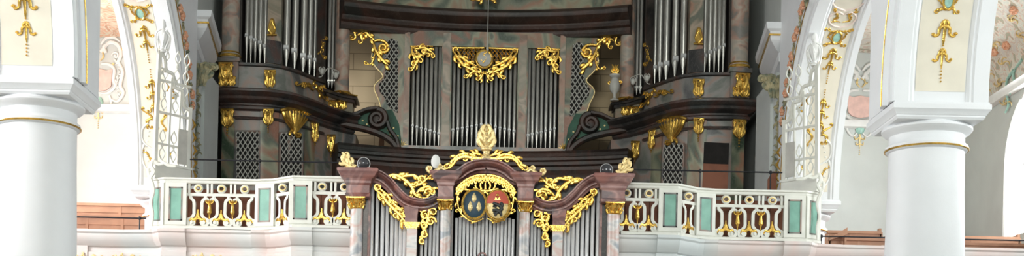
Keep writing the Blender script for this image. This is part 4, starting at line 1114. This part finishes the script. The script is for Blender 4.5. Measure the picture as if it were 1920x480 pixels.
# =================== choir organ in the gallery front ===================
CY = 24.45
def choir():
    t = thing('choir_organ', 'smaller front organ set into the gallery rail, bright pipes and coats of arms', 'organ', (0, CY, 3.9))
    k = CY/F; f = fL(CY, .02)
    def A(x, y=400, Y=CY): return g(x, y, Y)[0]
    def H(y, x=909, Y=CY): return g(x, y, Y)[1]
    zb = 2.35+Z
    def bandp(m, P_, w0, w1, Y0, dep, n=6, off=0):
        """moulded cornice following P_ (photo units), face towards the nave at Y0-dep"""
        Q = catmull(P_, n); N = len(Q); rings = []
        for i, (x, y) in enumerate(Q):
            dx = Q[min(i+1, N-1)][0]-Q[max(i-1, 0)][0]; dy = Q[min(i+1, N-1)][1]-Q[max(i-1, 0)][1]; l = math.hypot(dx, dy) or 1
            nx, ny = -dy/l, dx/l; w = w0+(w1-w0)*i/(N-1)
            if ny > 0: nx, ny = -nx, -ny      # points up the picture
            r = []
            for q, o in ((1, 0), (1, dep), (.78, dep), (.70, dep*.8), (.45, dep*.78), (.2, dep*.6), (0, dep*.35), (-.25, dep*.3), (-.3, dep*.55), (-.55, dep*.55), (-.62, dep*.3), (-1, dep*.25), (-1, 0)):
                a, z = g(x+nx*w*q, y+ny*w*q, Y0); r.append((a, Y0-o, z))
            rings.append(r)
        m.loft(rings)
    for s in (-1, 1):
        def mb(): return MB(s)
        # outer column and its entablature
        def column(x, r, ytop, Y, nm):
            a = A(x, 430, Y); m = mb(); m.lathe([(r*k, zb), (r*k, H(ytop, 909 if 0 else x, Y))], a, Y, 0, 28); c = m.build(nm, 'palemarble', t)
            return a, c
        zc1, zc0 = H(371, 668), H(393, 668)
        a, c = column(668, 11.5, 391, CY-.10, 'corner_column')
        def capital(x, Y, y0, y1, r):
            a = A(x, 380, Y); z1, z0 = H(y0, x, Y), H(y1, x, Y); h = z1-z0; m = mb()
            m.lathe([(r*1.0, z0), (r*1.12, z0+h*.06), (r*1.0, z0+h*.12), (r*1.0, z0+h*.4), (r*1.25, z0+h*.75), (r*1.2, z0+h*.82)], a, Y, 0, 24)
            q = r*1.55; m.loft([[(a-q*j, Y-q*j, zz), (a, Y-q*j*.86, zz), (a+q*j, Y-q*j, zz), (a+q*j*.86, Y, zz), (a+q*j, Y+q*j, zz), (a, Y+q*j*.86, zz), (a-q*j, Y+q*j, zz), (a-q*j*.86, Y, zz)] for j, zz in ((.9, z0+h*.84), (1, z0+h*.88), (1, z1), (.95, z1))])
            for row, (h0, h1, n, ro) in enumerate(((.1, .48, 8, 1.35), (.3, .8, 8, 1.5))):
                for i in range(n):
                    an = 2*PI*(i+.5*row)/n; ca, sa = math.cos(an), math.sin(an)
                    m.tube([(a+r*1.02*ca, Y+r*1.02*sa, z0+h*h0), (a+r*1.12*ca, Y+r*1.12*sa, z0+h*(h0+h1)/2), (a+r*ro*ca, Y+r*ro*sa, z0+h*h1), (a+r*(ro+.12)*ca, Y+r*(ro+.12)*sa, z0+h*(h1-.1))], [r*.18, r*.24, r*.16, r*.06], 6)
            for i in range(4):
                an = PI/4+i*PI/2; m.ball(a+q*.88*math.cos(an)*1.3, Y+q*.88*math.sin(an)*1.3, z0+h*.78, r*.28, 8)
            m.build('gilded_capital', 'gold', t)
        capital(668, CY-.10, 371, 393, 11.5*k)
        # stacked entablature blocks above the corner column
        def block(x0, x1, Y, dz, mat='rosemarble', nm='entablature_block', back=.55, D=.1):
            """dz: list of (photo y, extra half width in photo units)"""
            m = mb(); rings = []
            for y, e in dz:
                z = H(y, (x0+x1)/2, Y); p, q = A(x1+e, 350, Y), A(x0-e, 350, Y)
                rings.append([(p, Y-D-e*k, z), (q, Y-D-e*k, z), (q, Y+back, z), (p, Y+back, z)])
            m.loft(rings); return m.build(nm, mat, t, 20)
        block(651, 694, CY-.10, [(371, 0), (366, 2), (364, 0), (350, 0), (346, 3), (342, 3)], 'rosemarble', D=.16)
        block(651, 694, CY-.10, [(342, 3), (338, 5), (334, 10), (330, 12), (326, 16), (322, 17), (320, 15)], 'rosemarble', 'corner_cornice', D=.16)
        # outer dark post and side pier
        m = mb(); m.box(A(690), A(681), CY-.02, CY+.5, zb, H(345, 690)); m.build('corner_post', 'darkmarble', t)
        # inner column
        a, c = column(835, 10, 393, CY-.06, 'inner_column')
        capital(835, CY-.06, 376, 396, 10*k)
        block(822, 850, CY-.06, [(376, 0), (373, 2), (371, 0), (352, 0), (349, 2), (345, 2)], 'rosemarble', D=.15)
        block(822, 850, CY-.06, [(345, 2), (342, 4), (339, 9), (334, 11), (330, 15), (326, 16), (324, 13)], 'rosemarble', 'inner_cornice', D=.15)
        # low pilaster between the pipe fields
        m = mb(); m.box(A(782, 440), A(763, 440), CY-.12, CY+.2, zb, H(430, 772)); m.build('low_pilaster', 'palemarble', t)
        m = mb()
        for y0, y1, e in ((430, 427, 0), (427, 424, 2), (424, 421, 4), (421, 419, 5)): m.box(A(783+e, 425), A(762-e, 425), CY-.13-e*k, CY+.2, H(y0, 772), H(y1, 772))
        m.build('gilded_pilaster_cap', 'gold', t)
        block(761, 784, CY, [(419, 0), (405, 0), (400, 1), (388, 2)], 'rosemarble', 'pier_block', back=.2, D=.10)
        # swan-necked cornice
        m = mb(); bandp(m, [(690, 331), (703, 333), (716, 338), (730, 349), (745, 366), (762, 381), (785, 388), (806, 386), (822, 378)], 11, 10, CY+.05, .34)
        m.build('curved_cornice', 'rosemarble', t, 25)
        # dark board above it, with gilded scrolls
        bp = [(706, 330), (800, 331), (822, 334), (824, 374), (806, 380), (785, 382), (764, 374), (746, 358), (731, 342), (716, 333)]
        m = mb(); m.prism_front([g(x, y, CY+.0) for x, y in bp], CY+.04, CY+.12); m.build('spandrel_board', 'boardmarble', t)
        fs = fL(CY, .10)
        m = mb()
        acanthus(m, [(722, 336), (740, 330), (760, 340), (772, 352), (780, 368), (796, 374)], 3.6, fs, k, 1.1, 4, (0, -1))
        acanthus(m, [(728, 333), (752, 333), (776, 331), (786, 340), (780, 350)], 2.8, fs, k, 1, 4, (0, 1))
        acanthus(m, [(764, 346), (778, 350), (790, 346), (800, 338), (806, 332)], 2.6, fs, k, 1, 4, (0, 1))
        acanthus(m, [(780, 366), (790, 356), (804, 352), (814, 358)], 2.8, fs, k, 1, 4, (0, 1))
        curl(m, 792, 339, 8, PI, 1.3, 2.4, fs, k); curl(m, 803, 364, 9, 0, -1.3, 2.6, fs, k); curl(m, 772, 372, 6, 0, 1.2, 2, fs, k)
        m.build('gilded_scrollwork', 'gold', t)
        # openwork hanging under the curved cornice
        m = mb(); fo = fL(CY, .03)
        acanthus(m, [(704, 356), (716, 366), (726, 380), (740, 394), (752, 406), (760, 420)], 3.2, fo, k, 1.3, 3, (1, 0))
        acanthus(m, [(712, 354), (726, 366), (736, 380), (750, 392), (762, 400)], 2.6, fo, k, 1.2, 3, (0, 0))
        for x, y in ((709, 352), (720, 376), (734, 380), (742, 404), (752, 398), (756, 416)): curl(m, x, y, 5.5, x, 1.2, 1.9, fo, k)
        m.build('gilded_openwork', 'gold', t)
        m = mb()
        for x, y, r, tn in ((802, 386, 10, 1.3), (797, 404, 9, -1.3), (812, 398, 9, 1.2), (808, 416, 10, -1.3), (795, 424, 8, 1.2), (797, 440, 8, -1.2), (791, 452, 6, 1.2), (815, 382, 6, 1)): curl(m, x, y, r, x*.7, tn, 2.3, fo, k)
        acanthus(m, [(818, 380), (806, 394), (802, 410), (796, 430), (789, 456)], 2.2, fo, k, 1.3, 3, (1, 0))
        acanthus(m, [(788, 396), (794, 408), (790, 420), (794, 434)], 2, fo, k, 1.2, 4, (0, 0))
        m.build('gilded_openwork', 'gold', t)
        # pipes
        xs = [(696, 345), (706, 346), (716, 362), (725, 374), (734, 386), (742.5, 398), (750.5, 408), (758, 418)]
        for x, yt in xs:
            m = mb(); a = A(x, 430); m.lathe([(3.7*k, zb), (3.7*k, H(yt, x)+.02), (3.3*k, H(yt, x)+.025)], a, CY+.12, 0, 14); m.build('pipe', 'tinbright', t, 50)
        for i, x in enumerate((790, 798, 806, 813.5, 820)):
            m = mb(); a = A(x, 450); m.lathe([(3.0*k, zb), (3.0*k, H(440-12*i, x)), (2.7*k, H(440-12*i, x)+.004)], a, CY+.12, 0, 12); m.build('pipe', 'tinbright', t, 50)
        for i in range(8):
            x = 906-i*7.2; m = mb(); a = A(x, 445) - (A(909, 445)-0)*1.0
            a = 3.6*k + i*7.15*k
            m.lathe([(2.9*k, zb), (2.9*k, H(395+2*i)), (2.6*k, H(395+2*i)+.004)], a, CY+.10, 0, 12); m.build('pipe', 'tinbright', t, 50)
        # segmental arch, its fringe and cresting (each half)
        m = mb(); bandp(m, [(912.5, 315.5), (902, 316), (890, 318), (876, 324), (862, 334), (846, 339)], 11, 10, CY+.05, .38)
        m.build('segmental_cornice', 'rosemarble', t, 25)
        m = mb(); ff = fL(CY, .16)
        FR = catmull([(910, 331), (895, 332), (878, 338), (864, 348), (856, 358)], 5)
        stroke(m, FR, 2.2, 2.2, ff, k, sm=False)
        stroke(m, [(x, y+6) for x, y in FR], 1.6, 1.6, ff, k, sm=False)
        for i in range(0, len(FR)-1, 2):
            x, y = FR[i]; stroke(m, [(x-3, y+1), (x-2.4, y+9), (x, y+13+(i % 4)), (x+2.4, y+9), (x+3, y+1)], 1.5, 1.5, ff, k); stroke(m, [(x, y+2), (x, y+10)], 2.2, 1.2, ff, k, sm=False)
        m.build('gilded_lambrequin', 'gold', t)
        m = mb(); fc = fL(CY, .10)
        stroke(m, [(910, 300), (890, 299), (872, 296), (858, 300), (848, 312), (842, 318)], 3.4, 2.2, fc, k, wm=4)
        acanthus(m, [(898, 299), (880, 291), (864, 292), (850, 302), (842, 316)], 2.8, fc, k, 1.2, 3, (0, 1))
        acanthus(m, [(905, 294), (892, 290), (882, 296)], 2.6, fc, k, 1.1, 4, (0, 1))
        for x, y in ((860, 296), (850, 306), (872, 300), (886, 298)): curl(m, x, y, 5.5, x, 1.1, 2, fc, k)
        m.build('gilded_cresting', 'gold', t)
        # curling ornament on the corner and the inner cornice
        m = mb(); fw = fL(CY-.1, .05)
        acanthus(m, [(668, 318), (658, 314), (648, 308), (642, 300)], 3.4, fw, k, 1.2, 3, (0, 1)); acanthus(m, [(664, 316), (656, 304), (650, 297)], 3.0, fw, k, 1.2, 3, (0, -1)); curl(m, 660, 310, 7, 0, 1.2, 2.4, fw, k); stroke(m, [(643, 318), (672, 318)], 2.4, 2.4, fw, k)
        m.build('gilded_corner_scroll', 'goldpale', t)
        m = mb(); stroke(m, [(836, 322), (828, 316), (820, 320), (808, 324), (801, 318), (804, 312)], 2.4, 2, fw, k, wm=3.4); curl(m, 825, 312, 6, 0, 1.2, 2.2, fw, k); curl(m, 806, 316, 5, PI, -1.2, 2, fw, k)
        m.build('pale_gilded_scroll', 'goldpale', t)
        # dark backing behind pipes
        m = mb(); m.box(0, A(689, 430), CY+.30, CY+.38, zb, H(388, 760)); m.box(0, A(845, 400), CY+.30, CY+.38, zb, H(330)); m.build('dark_backing', 'black', t)
        m = mb(); m.prism_front([g(x, y, CY) for x, y in ((689, 400), (689, 340), (716, 345), (745, 372), (770, 392), (825, 385), (825, 400))], CY+.30, CY+.36); m.build('dark_backing', 'black', t)
        # side of the case running back to the gallery
        m = mb(); m.box(A(694), A(684), CY+.0, 25.6, zb, H(342, 690)); m.build('case_side', 'rosemarble', t)
        m = mb(); m.box(A(850, 400), A(846, 400), CY-.02, CY+.3, zb, H(345, 848)); m.build('inner_post', 'darkmarble', t)
    # finial
    m = MB(-1); a = 0; k = CY/F; fz = fL(CY, .08)
    z0 = H(300); m.lathe([(9*k, z0), (10*k, z0+4*k), (6*k, z0+8*k), (7*k, z0+14*k), (11*k, z0+17*k), (11*k, z0+20*k), (6*k, z0+22*k), (5*k, z0+26*k), (7*k, z0+30*k)], a, CY-.08, 0, 20)
    for q in (-1, 1):
        stroke(m, [(912+q*2, 278), (912+q*8, 276), (912+q*14, 268), (912+q*13, 258), (912+q*8, 257)], 3, 2.4, fz, k, wm=5)
        stroke(m, [(912+q*3, 268), (912+q*11, 259), (912+q*11, 249), (912+q*6, 246)], 3.4, 2.4, fz, k, wm=5)
        stroke(m, [(912+q*1, 256), (912+q*7, 248), (912+q*6, 240), (912+q*1, 236)], 3, 2.4, fz, k, wm=4.4)
        curl(m, 912+q*10, 264, 4.5, 0, q*1.2, 2.2, fz, k)
    a_, y_, z_ = fz(912, 259); m.lathe([(.5*k, -19*k), (6*k, -15*k), (11*k, -6*k), (11.5*k, 2*k), (9*k, 12*k), (5*k, 20*k), (1*k, 24*k)], a_, y_+.03, z_, 16, 1, .6)
    for yy_ in (272, 263, 254, 246): a_, y_, z_ = fz(912, yy_); m.ball(a_, y_-.05, z_, 3.4*k, 8)
    m.build('gilded_finial', 'goldpale', t)
    # gilded crown above the shields and curls around them
    m = MB(-1); fq = fL(CY, .14)
    for i in range(5): 
        x = 910+(i-2)*9; stroke(m, [(x*.8+910*.2, 358), (x, 352), (x, 346-(3 if i == 2 else 0))], 2, 1.6, fq, k); a_, y_, z_ = fq(x, 344-(3 if i == 2 else 0)); m.ball(a_, y_-.02, z_, 2.0*k, 6)
    stroke(m, [(888, 356), (910, 361), (934, 357)], 2.6, 2.6, fq, k)
    for q in (-1, 1):
        acanthus(m, [(910+q*26, 360), (910+q*44, 358), (910+q*52, 372), (910+q*50, 392)], 2.2, fq, k, 1.2, 3, (0, q)); curl(m, 911+q*50, 362, 6, 0, q*1.2, 2, fq, k)
        stroke(m, [(910, 362), (910+q*6, 370), (910+q*2, 384)], 2.2, 1.4, fq, k)
        acanthus(m, [(910+q*4, 412), (910+q*22, 418), (910+q*40, 408), (910+q*50, 396)], 1.8, fq, k, 1, 3, (0, q))
    m.build('gilded_crown', 'gold', t)
    def oval(x, y, rx, ry, nm, mat, rings=((1, .0), (1, .04), (.7, .065), (.1, .075)), part=None, cut=None, off=.20):
        m = MB(-1); a, z = g(x, y, CY); R_ = []
        for q, d in rings: R_.append([(a+rx*k*q*math.cos(i*PI/16), CY-off-d, z+ry*k*q*math.sin(i*PI/16)*(1 if math.sin(i*PI/16) < 0 or cut is None else cut)) for i in range(32)])
        m.loft(R_); return m.build(nm, mat, part or t)
    def frame(x, y, rx, ry, par):
        m = MB(-1); a, z = g(x, y, CY); pts = [(a+rx*k*math.cos(i*PI/16), CY-.235, z+ry*k*math.sin(i*PI/16)) for i in range(33)]
        m.tube(pts, 2.5*k, 8)
        for i in range(0, 32, 2): m.ball(pts[i][0], pts[i][1]-.01, pts[i][2], 2.9*k, 6)
        m.build('gilded_frame', 'gold', par)
    L = oval(889.5, 387, 21, 26, 'blue_shield', 'blue'); L['label'] = 'blue oval shield with three golden cones'
    frame(889.5, 387, 22, 27, L)
    m = MB(-1)
    for x, y in ((889, 375), (882, 391), (898, 391)):
        a, z = g(x, y+1, CY); m.lathe([(.6*k, -9*k), (1.6*k, -7.5*k), (4.3*k, -4.5*k), (4.5*k, -1*k), (3.4*k, 4*k), (1.6*k, 8*k), (.3*k, 10*k)], a, CY-.27, z, 12, 1, .6)
    m.build('gilded_cones', 'goldpale', L)
    Rr = oval(932.5, 388.5, 21, 26, 'parted_shield', 'goldpale'); Rr['label'] = 'oval shield, red above pale gold with black charge'
    frame(932.5, 388.5, 22, 27, Rr)
    a, z = g(932.5, 386, CY); m = MB(-1)
    P1 = [(a+20.6*k*math.cos(q), z+24.5*k*math.sin(q)) for q in [PI*i/16 for i in range(17)]]
    m.loft([[(x, CY-.225, zz) for x, zz in P1], [(a+(x-a)*.98, CY-.262, z+(zz-z)*.98) for x, zz in P1], [(a+(x-a)*.5, CY-.279, z+(zz-z)*.5) for x, zz in P1]])
    m.build('red_chief', 'red', Rr)
    fz = fL(CY, .285); m = MB(-1)
    m.loft([[fz(*p) for p in ((927, 380), (938, 380), (936, 374), (932.5, 378), (929, 374))], [fL(CY, .265)(*p) for p in ((927, 380), (938, 380), (936, 374), (932.5, 378), (929, 374))]])
    a_, y_, z_ = fz(932.5, 371); m.ball(a_, y_, z_, 3*k, 10); m.build('golden_charge', 'gold', Rr)
    m = MB(-1)
    for P_ in ([(924, 385), (930, 388), (937, 391), (940, 397), (935, 401), (930, 405), (928, 410)], [(924, 391), (931, 393)], [(923, 399), (931, 399), (938, 404), (939, 410)], [(938, 385), (941, 390), (937, 396)], [(925, 405), (931, 403)]): stroke(m, P_, 2.4, 1.8, fz, k, wm=3.4)
    m.build('black_charge', 'sable', Rr)
    # white plate on the left inner cornice
    m = MB(-1); a, z = g(817, 304, CY-.1); m.loft([[(a+q*8.5*k*math.cos(i*PI/10), CY-.13-d, z+13*k*q*math.sin(i*PI/10)) for i in range(20)] for q, d in ((1, 0), (1, .025), (.85, .04), (.3, .05))])
    m.build('white_plate', 'trimwhite', t)
    # central top dome of the front pipes
    m = MB(-1); a, z = g(904, 478, CY); stroke(m, [(896, 482), (900, 476), (908, 476), (912, 482)], 1.5, 1.5, fL(CY, .06), k); m.build('pipe_boss', 'rosemarble', t)
choir()
for s, (x, y), lab in ((-1, (682, 307), 'dark round spotlight on a bracket at the left corner of the front organ'), (1, (1137, 319), 'dark round spotlight on a bracket at the right corner of the front organ')):
    Y = 24.7; a, z = (g if s < 0 else gr)(x, y, Y); k = Y/F
    t = thing('spotlight', lab, 'spotlight', (s*a, Y, z-.18), 'spotlights on the front organ')
    m = MB(s); m.ball(a, Y, z, 11.5*k, 20); m.build('lamp_housing', 'glass', t)
    m = MB(s); m.torus(a, Y, z, 11.6*k, 1.0*k, 24, 6, axis='y'); m.build('rim', 'lip', t)
    m = MB(s); m.box(a-.02, a+.02, Y-.03, Y+.03, z-.22, z-.08); m.box(a-.05, a+.05, Y-.06, Y+.06, z-.24, z-.21)
    m.tube([(a, Y-.05, z-.20), (a-.12, Y-.12, z-.10), (a-.28, Y-.15, z-.21)], .007, 6); m.build('bracket', 'iron', t)
# =================== daylight through the windows, added fill lamps ===================
for s in (-1, 1):
    for c in WC:
        d = bpy.data.lights.new('window_daylight', 'AREA'); d.shape = 'RECTANGLE'; d.size = 2.8; d.size_y = 2.8
        d.energy = AREA_L if s < 0 else AREA_R; d.color = (.94, .975, 1) if s < 0 else (.94, .99, 1)
        o = bpy.data.objects.new('window_daylight', d); col.objects.link(o)
        o.location = (s*(WALLX+.1), c, 6.2+CZ); o.rotation_euler = (0, s*PI/2, 0)
# added fill lamps standing for daylight into the nave; no windows built here
for s in (-1, 1):
    d = bpy.data.lights.new('nave_fill', 'AREA'); d.shape = 'RECTANGLE'; d.size = 5; d.size_y = 9
    d.energy = NAVE_FILL; o = bpy.data.objects.new('nave_fill', d); col.objects.link(o)
    o.location = (s*9.5, 8, 9.5); v = Vector((0, 30, 6))-o.location
    o.rotation_euler = v.to_track_quat('-Z', 'Y').to_euler()

d = bpy.data.lights.new('organ_fill', 'AREA'); d.shape = 'RECTANGLE'; d.size = 7; d.size_y = 6; d.energy = ORGAN_FILL; d.color = (.97, 1, .92)  # added lamp behind the camera to brighten the organ; no window built there
d.spread = math.radians(40); o = bpy.data.objects.new('organ_fill', d); col.objects.link(o)
o.location = (-3, -8, 11); v = Vector((0, 31, 8.5))-o.location; o.rotation_euler = v.to_track_quat('-Z', 'Y').to_euler()
d = bpy.data.lights.new('loft_fill', 'AREA'); d.size = .8; d.energy = LOFT  # added lamp for light assumed behind the organ; no window built there
o = bpy.data.objects.new('loft_fill', d); col.objects.link(o)
o.location = (-4.2, 33.5, 9.6); v = Vector((-2.2, 33.95, 9.6))-o.location; o.rotation_euler = v.to_track_quat('-Z', 'Y').to_euler()
